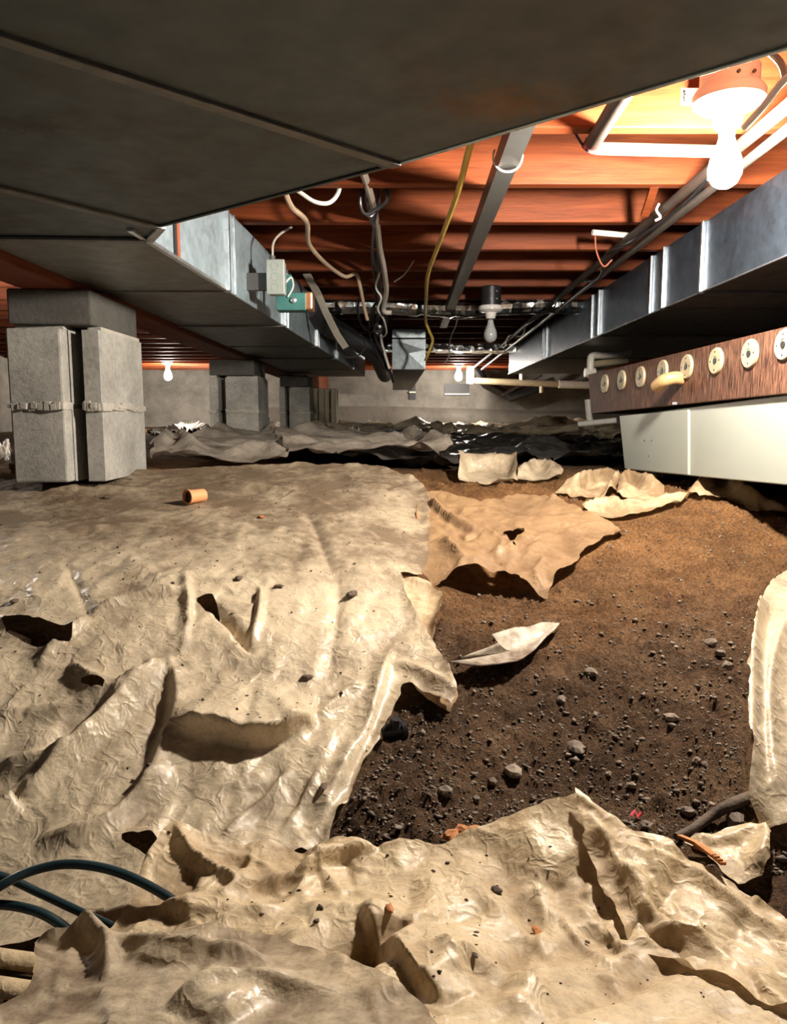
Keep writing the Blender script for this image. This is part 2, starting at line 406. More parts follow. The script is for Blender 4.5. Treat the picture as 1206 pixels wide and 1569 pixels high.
M['hose'] = mat_plain('hose_rubber', (.014, .030, .036), .30, var=.3)
M['grey_cable'] = mat_plain('grey_cable', (.36, .33, .29), .45)
M['yellow_cable'] = mat_plain('yellow_cable', (.62, .44, .10), .45, var=.2)
M['white_cable'] = mat_plain('white_cable', (.78, .76, .72), .4)
M['tan_cable'] = mat_plain('tan_cable', (.40, .30, .21), .5)
M['grey_metal'] = mat_plain('grey_paint_metal', (.085, .085, .082), .45, .2)
M['pipe'] = mat_plain('old_steel_pipe', (.050, .034, .027), .6, .0, .35)
M['pipe_light'] = mat_plain('light_steel_pipe', (.085, .07, .06), .45, .3, .25)
M['red_tape'] = mat_plain('red_tape', (.45, .03, .03), .4)
M['teal'] = mat_plain('teal_paint', (.06, .20, .19), .45, .2, .3)
M['copper'] = mat_plain('copper', (.62, .28, .13), .32, .8, .2)
M['rust'] = mat_plain('rust_paint', (.30, .09, .05), .6)
M['boxmetal'] = mat_plain('junction_metal', (.42, .46, .43), .42, .4, .12)
M['stone'] = mat_plain('stone', (.16, .125, .098), .85, var=.4, scale=30, bumpy=.5)
M['stone_light'] = mat_plain('stone_light', (.26, .21, .16), .85, var=.3, scale=30, bumpy=.5)
M['terracotta'] = mat_plain('terracotta', (.74, .33, .14), .6)
M['bark'] = mat_plain('bark', (.10, .07, .05), .8, var=.5, scale=60, bumpy=.6)
M['rotten'] = mat_plain('rotten_wood', (.46, .19, .07), .85, var=.45, scale=25, bumpy=.8)
M['pink'] = mat_plain('pink_ribbon', (.85, .12, .16), .5)
M['strap'] = mat_plain('strap_web', (.36, .33, .28), .7)
M['paper'] = mat_film('white_scrap', (.58, .52, .42), (.12, .07, .04), .5, .1, .05, .5, .5)
M['bag_white'] = mat_plain('white_sheet_scrap', (.75, .72, .66), .45)
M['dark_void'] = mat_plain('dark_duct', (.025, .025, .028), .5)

# ------------------------------------------------------------------ ground and film surfaces
def pts3(l): return [P(*q) for q in l]
L_CTRL = pts3([(-250,745,2.2),(0,745,2.25),(150,732,2.4),(300,728,2.5),(450,722,2.55),(560,722,2.55),(640,742,2.4),(655,770,2.2),
    (-250,800,1.95),(0,800,1.92),(150,790,2.0),(300,790,2.0),(450,790,2.03),(600,800,2.0),(660,810,2.02),
    (-250,880,1.58),(0,870,1.6),(150,870,1.6),(300,860,1.65),(450,860,1.7),(600,870,1.7),(660,880,1.72),
    (-250,960,1.37),(0,950,1.38),(150,945,1.4),(300,910,1.5),(450,910,1.55),(610,905,1.62),
    (-250,1060,1.22),(0,1040,1.24),(150,1040,1.26),(300,1000,1.36),(450,1000,1.4),(600,1000,1.44),(690,1080,1.29),
    (-200,1160,1.12),(0,1150,1.13),(150,1150,1.15),(300,1130,1.2),(450,1150,1.2),(580,1120,1.25),
    (0,1250,1.04),(150,1250,1.05),(300,1250,1.07),(450,1280,1.05),(520,1300,1.03),
    (0,1340,.96),(200,1340,.96),(100,1450,.84),(-200,1400,.9)])
N_CTRL = pts3([(175,1300,.99),(265,1297,.94),(450,1310,.95),(590,1315,.96),(760,1275,.985),(880,1228,1.0),(1080,1340,.90),(1206,1430,.81),(1400,1500,.75),
    (0,1480,.78),(150,1440,.80),(300,1450,.78),(600,1400,.85),(900,1400,.85),(600,1500,.72),(900,1500,.74),(1150,1500,.75),
    (0,1569,.66),(300,1569,.64),(600,1569,.63),(900,1569,.65),(1200,1569,.67)]) + [np.array([x, y, Z(-.52)]) for x in (-.6, -.2, .2, .6) for y in (.1, .35)]
M_CTRL = pts3([(640,742,2.4),(700,745,2.5),(800,750,2.45),(880,775,2.2),(955,815,1.95),(655,790,2.08),(720,810,2.0),(800,820,1.95),(880,850,1.83),
    (660,880,1.76),(720,868,1.75),(790,872,1.75),(840,895,1.70),(825,922,1.66)])
D_PIT = pts3([(540,1270,1.06),(700,1290,1.03),(620,1180,1.15),(750,1180,1.17),(700,1080,1.32),(700,1000,1.46),(700,925,1.68),(780,925,1.68),(850,940,1.62),
    (850,1050,1.38),(850,1150,1.22),(900,1265,1.05),(1050,1290,1.0),(1150,1300,.98),(1100,1150,1.18),(1100,1000,1.42),(1160,1100,1.24),(1000,900,1.70),(1150,900,1.66),
    (1000,820,2.0),(1150,820,1.95),(1206,800,2.0),(1060,768,2.2),(900,800,2.1),(900,850,1.88),(860,890,1.76),
    (850,740,2.65),(960,755,2.45),(720,742,2.65),(1300,900,1.7),(1300,1100,1.25),(1300,1300,1.0),(1350,800,2.0),(1190,1350,.92),(1206,1390,.88)])
D_CTRL = D_PIT + [p - np.array([0, 0, .022]) for p in L_CTRL] + [p - np.array([0, 0, .03]) for p in N_CTRL] + \
    [np.array([p[0], p[1], p[2]-.085]) for p in pts3([(720,845,1.86),(800,850,1.84),(700,800,2.08),(800,800,2.05)])] + \
    pts3([(850,718,3.2),(650,715,3.2),(450,705,3.2),(300,702,3.0),(120,712,2.9),(0,712,3.0),(650,692,4.5),(850,692,4.5),(450,684,4.5),(250,690,4.0),(1000,700,4.2),
    (650,668,7),(850,668,7),(450,668,7),(250,668,7),(650,655,10.6),(900,655,10.6),(450,655,10.6),(250,655,10.6),(0,680,5),(0,660,9),(1150,725,2.9),(1206,745,2.6),(1206,690,4.5),(1206,662,9),
    (-400,700,3.5),(-400,660,8),(1700,700,3.5),(1700,662,8),(1500,760,2.4)]) + [np.array([x, -1.0, Z(-.55)]) for x in (-2, -.6, .6, 2)] + [np.array([x, .8, Z(-.45)]) for x in (-2.2, 2.2)]
S_L, S_N, S_M, S_D = TPS(L_CTRL), TPS(N_CTRL), TPS(M_CTRL), TPS(D_CTRL)

def hit(S, u, v, lo=.45, hi=12.0, n=1200):    # where a pixel's line of sight meets a surface
    d = ray(u, v); Y = np.geomspace(lo, hi, n); t = Y / d[1]
    x = d[0]*t; z = EYE + d[2]*t; below = z < S(x, Y)
    i = int(np.argmax(below)) if below.any() else n-1
    return np.array([x[i], Y[i], float(S(x[i:i+1], Y[i:i+1])[0])])
def plan(S, pts):                             # outline points: (u, v) pixels or ('w', X, Y)
    return [np.array(q[1:], dtype=float) if q[0] == 'w' else hit(S, *q)[:2] for q in pts]
def ragged(poly, step=.012, amp=.006, seed=1):
    out = []; n = len(poly)
    for i in range(n):
        a, b = poly[i], poly[(i+1) % n]; m = max(1, int(np.hypot(*(b-a))/step))
        for k in range(m): out.append(a + (b-a)*k/m)
    out = np.array(out)
    nx = fbm(out[:,0]*22, out[:,1]*22, seed, 3); ny = fbm(out[:,0]*22+9, out[:,1]*22-5, seed+5, 3)
    return out + amp*np.c_[nx, ny]*1.6

def creases(x, y, n, seed, lo, hi, wlo, whi, amp, bias=None):   # a net of straight sharp folds
    r = np.random.default_rng(seed); x0, x1, y0, y1 = x.min(), x.max(), y.min(), y.max(); h = np.zeros_like(x)
    wx = x + .018*perlin(x*7, y*7, seed+1) + .004*perlin(x*30, y*30, seed+3); wy = y + .018*perlin(x*7+5, y*7, seed+2) + .004*perlin(x*30, y*30+4, seed+4)
    for _ in range(n):
        cx, cy = r.uniform(x0, x1), r.uniform(y0, y1); th = r.uniform(0, np.pi) if bias is None or r.random() < .35 else r.normal(bias, .4)
        l = r.uniform(lo, hi); w = r.uniform(wlo, whi); a = amp*r.uniform(.3, 1)*(1 if r.random() < .65 else -1)
        c, s_ = np.cos(th), np.sin(th); asym = r.uniform(.35, 1.0); rr_ = l+w
        sel = np.nonzero((np.abs(wx-cx) < rr_) & (np.abs(wy-cy) < rr_))[0]
        if not len(sel): continue
        ux, uy = wx[sel]-cx, wy[sel]-cy; u = ux*c+uy*s_; v = -ux*s_+uy*c
        k = np.clip(1-np.abs(v)/np.where(v > 0, w, w*asym), 0, 1)*np.clip((1-np.abs(u)/l)*1.6, 0, 1)
        h[sel] += a*k
    return h
def facet_relief(x, y, cell, seed, ang=.6, stretch=1.7):   # flat tilted patches meeting in creases
    r = np.random.default_rng(seed); n = 64; jx, jy = r.random((n, n)), r.random((n, n)); tx, ty = r.standard_normal((n, n)), r.standard_normal((n, n))
    c, s_ = math.cos(ang), math.sin(ang); wx = x + .35*cell*perlin(x/cell*.5, y/cell*.5, seed+1); wy = y + .35*cell*perlin(x/cell*.5+3, y/cell*.5+8, seed+2)
    u = (wx*c+wy*s_)/(cell*stretch); v = (-wx*s_+wy*c)/cell; iu = np.floor(u).astype(int); iv = np.floor(v).astype(int)
    f1 = np.full(x.shape, 9.); f2 = np.full(x.shape, 9.); h = np.zeros(x.shape)
    for a in (-1, 0, 1):
        for b in (-1, 0, 1):
            ka, kb = (iu+a) % n, (iv+b) % n; du = u-(iu+a+jx[ka, kb]); dv = v-(iv+b+jy[ka, kb]); d = np.hypot(du, dv)
            k = d < f1; f2 = np.where(k, f1, np.minimum(f2, d)); h = np.where(k, tx[ka, kb]*du+ty[ka, kb]*dv, h); f1 = np.where(k, d, f1)
    return h*np.clip((f2-f1)/.32, 0, 1)*cell
def film_relief(x, y, seed, k=1.0, bias=None, fk=None):
    ar = max(.05, (x.max()-x.min())*(y.max()-y.min()))
    big = crumple(x, y, .26, seed, 4, .5)*.009 + crumple(x, y, .11, seed+40, 5)*.0035
    cr = creases(x, y, int(55*ar), seed+200, .10, .34, .020, .075, .013, bias) + creases(x, y, int(200*ar), seed+300, .04, .15, .007, .022, .0042, bias) + creases(x, y, int(900*ar), seed+400, .015, .06, .004, .009, .0022)
    m = .45+np.clip(1.8*perlin(x*3.1, y*3.1, seed+3)+.45, 0, 1.1)
    m2 = np.clip(2.2*perlin(x*4.3+2, y*4.3, seed+8)+.55, .08, 1.1)
    fa = facet_relief(x, y, .095, seed+500, .9)*.16 + facet_relief(x, y, .042, seed+510, 1.9)*.21*m2 + facet_relief(x, y, .020, seed+520, .3)*.17*m2*np.clip(2*perlin(x*6, y*6+3, seed+9)+.5, 0, 1)
    kk = k(x, y) if callable(k) else k
    return kk*(big+cr*m) + (kk if fk is None else fk)*fa
FILMS = []
def film(name, mat, S, outline, label, cat='plastic sheet', res=.008, off=.012, folds=(), holes=(), seed=3, k=1.0, amp=.006, dust=None, S_under=None, lift=None, group=None, relief=None, bias=None, parent=None, fk=None):
    poly = ragged(plan(S, outline), res*1.5, amp, seed)
    x0, y0 = poly.min(0)-res*2; x1, y1 = poly.max(0)+res*2
    gx = np.arange(x0, x1, res); gy = np.arange(y0, y1, res)
    X, Y = np.meshgrid(gx, gy, indexing='ij')
    ins = inside(poly, X, Y)
    hp = [np.array(plan(S, h)) for h in holes]
    hp = [ragged(list(h), res, .004, seed+31) for h in hp]
    for h in hp: ins &= ~inside(h, X, Y)
    cell = ins[:-1,:-1] | ins[1:,:-1] | ins[:-1,1:] | ins[1:,1:]
    used = np.zeros(X.shape, dtype=bool)
    used[:-1,:-1] |= cell; used[1:,:-1] |= cell; used[:-1,1:] |= cell; used[1:,1:] |= cell
    snap = used & ~ins
    bx, by = X[snap], Y[snap]
    bd, sx, sy, _, _ = seg_dist(poly, bx, by, True)
    for h in hp:
        d2, hx, hy, _, _ = seg_dist(h, bx, by, True); kk = d2 < bd
        bd = np.where(kk, d2, bd); sx = np.where(kk, hx, sx); sy = np.where(kk, hy, sy)
    X = X.copy(); Y = Y.copy(); X[snap] = sx; Y[snap] = sy
    idx = -np.ones(X.shape, dtype=np.int64); idx[used] = np.arange(used.sum())
    q = np.stack([idx[:-1,:-1][cell], idx[1:,:-1][cell], idx[1:,1:][cell], idx[:-1,1:][cell]], 1)
    x, y = X[used], Y[used]
    z = S(x, y) + off
    if S_under is not None: z = np.maximum(z, S_under(x, y) + .008)
    rel = film_relief(x, y, seed, k, bias, fk) if relief is None else relief(x, y); z = z + rel
    dx = np.zeros_like(x); dy = np.zeros_like(x)
    for fo in folds:
        pl, H, wl, wr = fo[:4]; over = fo[4] if len(fo) > 4 else 0; pw = fo[5] if len(fo) > 5 else 1.6
        pl = np.array(plan(S, pl)); pl = np.array(spline([np.r_[p_, 0] for p_ in pl], 6))[:, :2]
        d, px_, py_, sg, tt = seg_dist(pl, x, y)
        d = np.abs(d + .10*min(wl, wr)*fbm(x*9, y*9, seed+55, 2))
        w = np.where(sg > 0, wl, wr); prof = np.clip(1-d/w, 0, 1)**pw
        e = np.clip(np.minimum(tt, 1-tt)*5, 0, 1)**.7
        z = z + H*prof*e
        if over:
            nx, ny = -(pl[-1]-pl[0])[1], (pl[-1]-pl[0])[0]; l = math.hypot(nx, ny)+1e-9
            dx -= over*nx/l*prof*e; dy -= over*ny/l*prof*e
    bd2 = np.full(x.shape, 1.0)
    for h_ in [poly] + hp:
        st = h_[::4] if len(h_) > 24 else h_
        for i_ in range(len(st)):
            a_, b_ = st[i_], st[(i_+1) % len(st)]
            sel = np.nonzero((x > min(a_[0], b_[0])-.032) & (x < max(a_[0], b_[0])+.032) & (y > min(a_[1], b_[1])-.032) & (y < max(a_[1], b_[1])+.032))[0]
            if len(sel): bd2[sel] = np.minimum(bd2[sel], seg_dist(np.array([a_, b_]), x[sel], y[sel])[0])
    curl = np.clip(1-bd2/.03, 0, 1)**2*(.004+.012*np.clip(fbm(x*7, y*7, seed+66, 2)+.2, 0, 1))
    z = z + curl
    if lift is not None: z = lift(x, y, z)
    at = np.clip((dust(x, y) if dust is not None else .35) + .35*np.clip(-rel/.010, -1, 1.2), -1, 2)   # darker in the hollows, paler on the ridges
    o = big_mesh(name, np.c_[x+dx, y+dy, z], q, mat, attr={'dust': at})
    FILMS.append((poly, hp))
    if parent is not None: o.parent = parent; o.location = o.location - parent.location; return o
    tag(o, label, cat, group); return o

# --- the large pale film over the left bank
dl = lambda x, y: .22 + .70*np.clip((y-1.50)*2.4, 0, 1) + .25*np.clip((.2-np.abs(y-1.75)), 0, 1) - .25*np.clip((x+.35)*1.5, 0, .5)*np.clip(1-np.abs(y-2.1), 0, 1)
film_left = film('plastic_ground_sheet', M['film'], S_L,
    [('w', -1.9, 2.25), (-60,742), (150,730), (300,724), (450,718), (560,718), (600,728), (640,742), (656,765), (658,830), (656,868), (648,892), (612,890), (625,930), (652,972), (690,1040), (699,1075), (690,1092),
     (655,1072), (618,1050), (612,1075), (590,1130), (562,1180), (530,1245), (498,1300), (420,1330), (300,1390), ('w', -.30, .86), ('w', -.6, .8), ('w', -1.9, .9)],
    'large pale beige plastic sheet draped down the left bank below the concrete piers',
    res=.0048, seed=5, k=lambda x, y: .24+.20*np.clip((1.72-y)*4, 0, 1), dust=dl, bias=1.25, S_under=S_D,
    folds=[([(262,1015),(190,1090),(110,1165),(28,1242)], .034, .024, .026, 0, 1.0),
           ([(28,1242),(-20,1280)], .03, .03, .03),
           ([(255,1138),(330,1140),(400,1148),(485,1118)], .045, .10, .014, .030, 1.2),
           ([(258,1015),(270,1080),(255,1140),(215,1240)], .022, .05, .020),
           ([(100,868),(125,920),(140,962)], -.010, .015, .02),
           ([(140,958),(90,1000),(55,1035)], .016, .02, .03),
           ([(140,950),(230,925),(290,922)], .022, .03, .012),
           ([(285,890),(290,950),(278,1015)], .016, .012, .022),
           ([(400,905),(395,960),(380,1005)], .016, .018, .01), ([(320,930),(350,965),(388,1012)], -.028, .022, .012),
           ([(520,885),(515,960),(500,1060)], -.012, .03, .03),
           ([(470,790),(500,860),(515,900)], -.012, .03, .03),
           ([(600,1000),(585,1060),(560,1140),(520,1215),(490,1280)], .018, .012, .035),
           ([(485,1118),(520,1090),(560,1060)], .02, .03, .02),
           ([(0,1120),(90,1100),(170,1075)], .014, .02, .02),
           ([(110,1030),(160,1062),(230,1060)], .018, .012, .03, .010),
           ([(0,1185),(60,1180),(110,1168)], .018, .016, .02),
           ([(60,1300),(150,1285),(220,1225),(260,1190)], .022, .02, .03),
           ([(340,1300),(400,1240),(450,1190)], .014, .012, .02),
           ([(430,1290),(470,1230),(500,1180)], .012, .012, .02),
           ([(330,745),(430,760),(520,790)], .016, .02, .05),
           ([(40,770),(130,755),(240,762)], .014, .02, .06),
           ([(60,830),(200,815),(330,840)], .012, .03, .04),
           ([(520,730),(570,760),(650,775)], .014, .02, .04),
           ([(700,1080),(640,1040),(600,1030)], .016, .02, .03)],
    holes=[[(0,958),(60,962),(115,978),(110,1000),(70,1010),(10,985)], [(298,932),(325,926),(338,944),(318,946)],
           [(176,1300),(190,1293),(232,1292),(252,1310),(235,1338),(205,1318)], [(120,1062),(160,1068),(175,1075),(140,1080)]])

for nm, ol, ofs, sd in (('torn_tab', [(612,892),(650,900),(678,922),(676,950),(662,990),(648,980),(628,935)], -.035, 71), ('torn_tab', [(616,1052),(640,1030),(690,1045),(700,1075),(692,1094),(655,1085),(636,1060)], -.012, 72)):
    film(nm, M['film_near'], (lambda o_: (lambda x, y: np.maximum(S_L(x, y)+o_, S_D(x, y)+.012)))(ofs), ol, None, parent=film_left, seed=sd, res=.0045, off=.004, k=.5, amp=.003, dust=lambda x, y: .55+0*x,
         folds=[([ol[0], ol[2], ol[4]], .016, .02, .02)])
# --- brown dusty film over the notch in the bank
def mid_lift(x, y, z): return z
film_mid = film('plastic_torn_sheet', M['film_brown'], S_M,
    [(640,760),(690,758),(735,775),(790,762),(860,768),(905,790),(955,812),(925,826),(893,842),(884,866),(852,884),(846,905),(838,924),(822,914),(806,900),(795,880),(760,872),(715,872),(690,888),(668,905),(640,890)],
    'brown dusty torn plastic sheet bridging a dark hollow beside the large pale sheet', seed=9, res=.0055, off=.0, k=.7, dust=lambda x, y: .45+0*x,
    folds=[([(665,905),(700,880),(715,862),(790,868)], .016, .02, .03), ([(840,920),(820,880),(850,850)], .014, .02, .02), ([(700,800),(745,815),(770,830)], .018, .02, .03), ([(780,815),(760,850)], .01, .02, .02), ([(680,830),(700,850),(715,862)], .022, .02, .03), ([(655,770),(690,800),(735,818)], .03, .04, .012), ([(735,818),(712,826),(700,812)], -.02, .02, .02)],
    holes=[[(770,818),(782,816),(790,810),(803,818),(799,826),(792,822),(786,832),(789,845),(785,850),(783,833)]])

# --- pale film across the bottom of the view, layered and folded
dn = lambda x, y: .18 + .5*np.clip(perlin(x*5, y*5, 91)+.1, 0, 1) + .5*np.clip(.3-np.abs(x+.25), 0, .3)
film_near = film('plastic_ground_sheet', M['film_near'], S_N,
    [(205,1398),(228,1340),(265,1296),(330,1302),(420,1300),(500,1306),(560,1318),(620,1312),(690,1302),(760,1275),(820,1255),(882,1229),(930,1262),(1000,1300),(1080,1345),(1160,1396),(1206,1428),('w', .62, .74),('w', .62, .25),('w', -.35, .25),('w', -.33, .62),(60,1478),(165,1440)],
    'wide crumpled cream plastic sheet across the foreground with a pointed turned-back corner', seed=14, res=.0033, off=.008, fk=1.0, k=.42, dust=dn, amp=.004,
    folds=[([(558,1415),(590,1465),(640,1515),(690,1550)], .026, .10, .012, .004, 1.1),
           ([(268,1298),(300,1335),(360,1372),(330,1400)], .020, .03, .014),
           ([(370,1378),(450,1352),(520,1330),(580,1322)], .022, .06, .008),
           ([(205,1400),(290,1420),(370,1412),(450,1400)], .012, .03, .02),
           ([(450,1400),(560,1420),(610,1440)], .010, .03, .03),
           ([(640,1480),(760,1500),(850,1540)], .010, .02, .03),
           ([(700,1330),(760,1400),(840,1470)], .006, .03, .03)])
film('turned_back_corner', M['film_near'], lambda x, y: S_N(x, y)+.007,
    [(882,1227),(930,1260),(1000,1298),(1080,1343),(1160,1394),(1206,1426),('w', .60, .76),('w', .62, .62),(1206,1560),(1168,1548),(1120,1520),(1075,1502),(1020,1478),(975,1462),(955,1440),(930,1392),(915,1352),(898,1315),(888,1275)],
    None, parent=film_near, seed=16, res=.0033, off=.006, fk=1.1, k=.5, dust=lambda x, y: .3+.5*np.clip(perlin(x*6, y*6, 17), 0, 1), amp=.007,
    folds=[([(890,1240),(940,1330),(1010,1420),(1080,1480)], .012, .03, .03), ([(1060,1345),(1110,1390),(1206,1452)], .014, .02, .02), ([(900,1290),(990,1330),(1080,1350)], .010, .02, .03), ([(960,1440),(1040,1440),(1120,1470)], .012, .02, .02)])
# --- greyer film lying over the near left corner
film('plastic_corner_sheet', M['film'], lambda x, y: S_N(x, y)+.03,
    [(55,1475),(150,1448),(205,1455),(330,1450),(430,1455),(520,1490),(600,1530),(660,1575),('w', .06, .45),('w', -.45, .45),(40,1540),(60,1510)],
    'thin greyish plastic sheet folded over the bottom left corner beneath the black hose ends', seed=23, res=.0036, off=.012, fk=.6, k=.4, dust=lambda x, y: .62+0*x, amp=.004,
    folds=[([(60,1475),(120,1450),(160,1470),(165,1520)], .022, .02, .02), ([(165,1462),(260,1480),(360,1490),(420,1500)], .020, .02, .03), ([(260,1560),(380,1530),(520,1540)], .012, .03, .02)])
# --- film folded at the right edge
S_R = TPS(pts3([(1145,1000,1.34),(1146,1150,1.12),(1150,1260,1.0),(1170,1292,.98),(1175,900,1.62),(1206,885,1.66),(1206,1000,1.36),(1206,1150,1.10),(1206,1250,.99),(1320,950,1.5),(1320,1150,1.1),(1320,1280,.96),(1450,1100,1.15)]))
def S_RE(x, y):                               # the fold runs out onto the dirt further right
    w = np.clip((x-.66)/.28, 0, 1); w = w*w*(3-2*w); return S_R(x, y)*(1-w) + (S_D(x, y)+.015)*w
film('plastic_edge_sheet', M['film'], S_RE,
    [(1206,886),(1182,898),(1166,930),(1156,990),(1146,1045),(1144,1140),(1146,1250),(1166,1294),(1206,1288),('w', .72, .92),('w', 1.3, .95),('w', 1.45, 1.45),('w', 1.05, 1.70)],
    'pale plastic sheet standing in a tall fold at the right edge of the hollow', seed=31, res=.0045, off=.01, k=.4, amp=.004, dust=lambda x, y: .25+0*x, bias=1.5,
    folds=[([(1166,930),(1156,1000),(1150,1100),(1152,1200),(1168,1288)], .045, .018, .05, 0, .8), ([(1206,960),(1180,1050),(1178,1150),(1190,1230)], .03, .03, .03)])
film('plastic_edge_strip', M['film_near'], S_D,
    [(1045,1305),(1090,1302),(1165,1293),(1178,1310),(1178,1350),(1165,1368),(1130,1375),(1100,1345),(1065,1325)],
    'small cream plastic strip lying between the turned-back corner and the tall right fold', seed=37, res=.0045, off=.018, k=.6, amp=.003, dust=lambda x, y: .2+0*x,
    folds=[([(1168,1296),(1172,1330),(1160,1365)], .025, .02, .03), ([(1050,1306),(1110,1310),(1160,1298)], .012, .015, .02)])

# --- loose scraps on the mound and the films further back
def scrap(name, outline, label, mat='film', seed=40, folds=(), off=.012, k=.8, res=.008, dust=.85, S=S_D, amp=.006):
    return film(name, M[mat], S, outline, label, 'plastic scrap', res=res, off=off, folds=folds, seed=seed, k=k, amp=amp, dust=lambda x, y: dust+0*x, group='loose plastic scraps behind the dirt hollow')
scrap('plastic_scrap', [(848,765),(880,752),(900,738),(945,735),(962,745),(955,765),(925,772),(900,770),(870,768)], 'crumpled brown plastic scrap with a curled dark lip on the dirt mound', 'film_near', 41,
      [([(865,768),(905,745),(950,738)], .05, .06, .03, .02), ([(930,772),(950,745)], .05, .03, .03)])
scrap('plastic_scrap', [(950,742),(1000,735),(1022,765),(1018,774),(960,776),(945,770)], 'stiff tan plastic flap folded upright beside the curled brown scrap', 'film_near', 42,
      [([(955,772),(960,745),(1015,762)], .06, .05, .06)])
scrap('plastic_scrap', [(890,785),(960,776),(1060,768),(1045,778),(1000,792),(950,800),(905,800)], 'long flat strip of tan plastic lying on the dirt below the two upright flaps', 'film_near', 43, [([(895,790),(930,782),(965,790)], .03, .02, .03)])
scrap('plastic_roll', [(1050,765),(1095,748),(1130,758),(1180,785),(1206,790),(1206,798),(1160,792),(1110,770),(1070,772)], 'rolled tan plastic edge on the mound crest under the white panel', 'film_near', 44,
      [([(1052,770),(1098,752),(1150,775),(1206,795)], .05, .05, .03)])
scrap('plastic_bundle', [(703,744),(704,720),(740,716),(790,722),(792,742),(750,748)], 'boxy folded bundle of cream plastic standing behind the brown torn sheet', 'film', 45,
      [([(704,742),(708,728),(788,730),(790,742)], .075, .09, .03, 0, .6)], k=.5, res=.012, dust=.3)
scrap('plastic_bundle', [(792,742),(800,720),(840,717),(862,735),(840,742)], 'low rounded heap of cream plastic right of the boxy bundle', 'film', 46, [([(795,738),(825,728),(860,736)], .05, .08, .05)], res=.012, dust=.35)

far_rel = lambda a, L, s: (lambda x, y: a*(crumple(x, y, L, s, 5, .6)*.026 + facet_relief(x, y, L*.5, s+5, .1, 2.2)*.09 + facet_relief(x, y, L*.2, s+6, 0, 2.2)*.16 + creases(x, y, int(60*(x.max()-x.min())*(y.max()-y.min())), s+7, .1, .5, .03, .09, .018, 0.1)))
film('black_plastic_sheet', M['film_black'], S_D, [(430,700),(480,685),(600,680),(720,682),(860,682),(960,690),(985,712),(900,718),(800,716),(740,714),(690,722),(640,722),(560,718),(450,714)],
     'shiny crumpled black plastic sheet spread on the ground behind the dirt mound', seed=51, res=.016, off=.05, amp=.03, relief=far_rel(1.1, .5, 51), dust=lambda x, y: .2+0*x)
film('grey_plastic_sheet', M['film_grey'], S_D, [(232,722),(236,706),(262,694),(330,672),(400,664),(432,700),(440,722),(380,728),(300,730)],
     'rumpled grey-brown plastic sheet heaped at the foot of the second pier', seed=53, res=.016, off=.05, amp=.02, relief=far_rel(1.0, .55, 54), dust=lambda x, y: .3+0*x,
     folds=[([(240,712),(270,700),(300,715)], .05, .08, .06), ([(330,690),(400,668),(430,690)], .08, .25, .15), ([(350,720),(400,712),(438,716)], .05, .08, .06)])
film('grey_plastic_sheet', M['film_grey'], S_D, [(420,690),(470,668),(560,665),(640,690),(690,708),(696,722),(640,726),(560,720),(440,720)],
     'dull brown-grey plastic sheet in low ridges between the pale bank and the black sheet', seed=57, res=.018, off=.08, amp=.02, relief=far_rel(1.0, .6, 57), dust=lambda x, y: .7+0*x,
     folds=[([(600,715),(635,702),(690,725)], .07, .15, .1)])
film('cream_plastic_sheet', M['film'], S_D, [(440,668),(520,664),(600,660),(700,657),(890,657),(955,662),(955,672),(880,676),(700,676),(600,676),(520,678)],
     'bright cream plastic sheet along the foot of the back wall under the far bulb', seed=59, res=.05, off=.04, amp=.05, relief=far_rel(1.6, 1.2, 60), dust=lambda x, y: .15+0*x)

# dirt floor: fine where it is bare, coarse far away
def axis_steps(a, b, f0, f1, fine, coarse):
    out = [a]; p = a
    while p < b:
        d = 0 if f0 <= p <= f1 else min(abs(p-f0), abs(p-f1))
        p += min(coarse, fine + d*.09); out.append(p)
    return np.array(out)
gx = axis_steps(-4.2, 3.4, -.12, 1.15, .0052, .12); gy = axis_steps(-1.2, 10.65, .92, 2.5, .0052, .12)
X, Y = np.meshgrid(gx, gy, indexing='ij'); nx_, ny_ = X.shape
near = np.clip(1-np.maximum(np.abs(Y-1.6)-1.2, 0)/2, 0, 1)
def bare(x, y):
    b = np.ones(x.shape, dtype=bool)
    for poly, hs in FILMS:
        bb = (x > poly[:,0].min()) & (x < poly[:,0].max()) & (y > poly[:,1].min()) & (y < poly[:,1].max())
        if not bb.any(): continue
        xs, ys_ = x[bb], y[bb]; k = inside(poly[::3], xs, ys_)
        for h_ in hs: k &= ~inside(h_, xs, ys_)
        b[bb] &= ~k
    return b
open_ = bare(X, Y)
clod = open_*(np.clip(fbm(X*15, Y*15, 31, 3, .4)-.05, 0, .6)*.034 + np.clip(fbm(X*50, Y*50, 41, 2)-.02, 0, .6)*.016 + np.clip(fbm(X*120, Y*120, 43, 2), 0, 1)*.008)
Zd = S_D(X, Y) + near*(fbm(X*5, Y*5, 21, 4)*.014*(.25+.75*open_) + clod + 0) + (1-near)*fbm(X*2, Y*2, 22, 4)*.04
mound = np.clip((Y-1.50)*2.2 + .5*fbm(X*3, Y*3, 77, 3) + .12, 0, 1)*np.clip(1-(Y-2.6)*2, 0, 1)
ii = np.arange(nx_*ny_).reshape(nx_, ny_)
q = np.stack([ii[:-1,:-1].ravel(), ii[1:,:-1].ravel(), ii[1:,1:].ravel(), ii[:-1,1:].ravel()], 1)
floor = struct(big_mesh('floor', np.c_[X.ravel(), Y.ravel(), Zd.ravel()], q, M['dirt'], origin=np.zeros(3), attr={'dust': mound.ravel()}))
floor['label'] = 'bare brown dirt ground with a dug-out hollow and a rising mound'
from mathutils.bvhtree import BVHTree
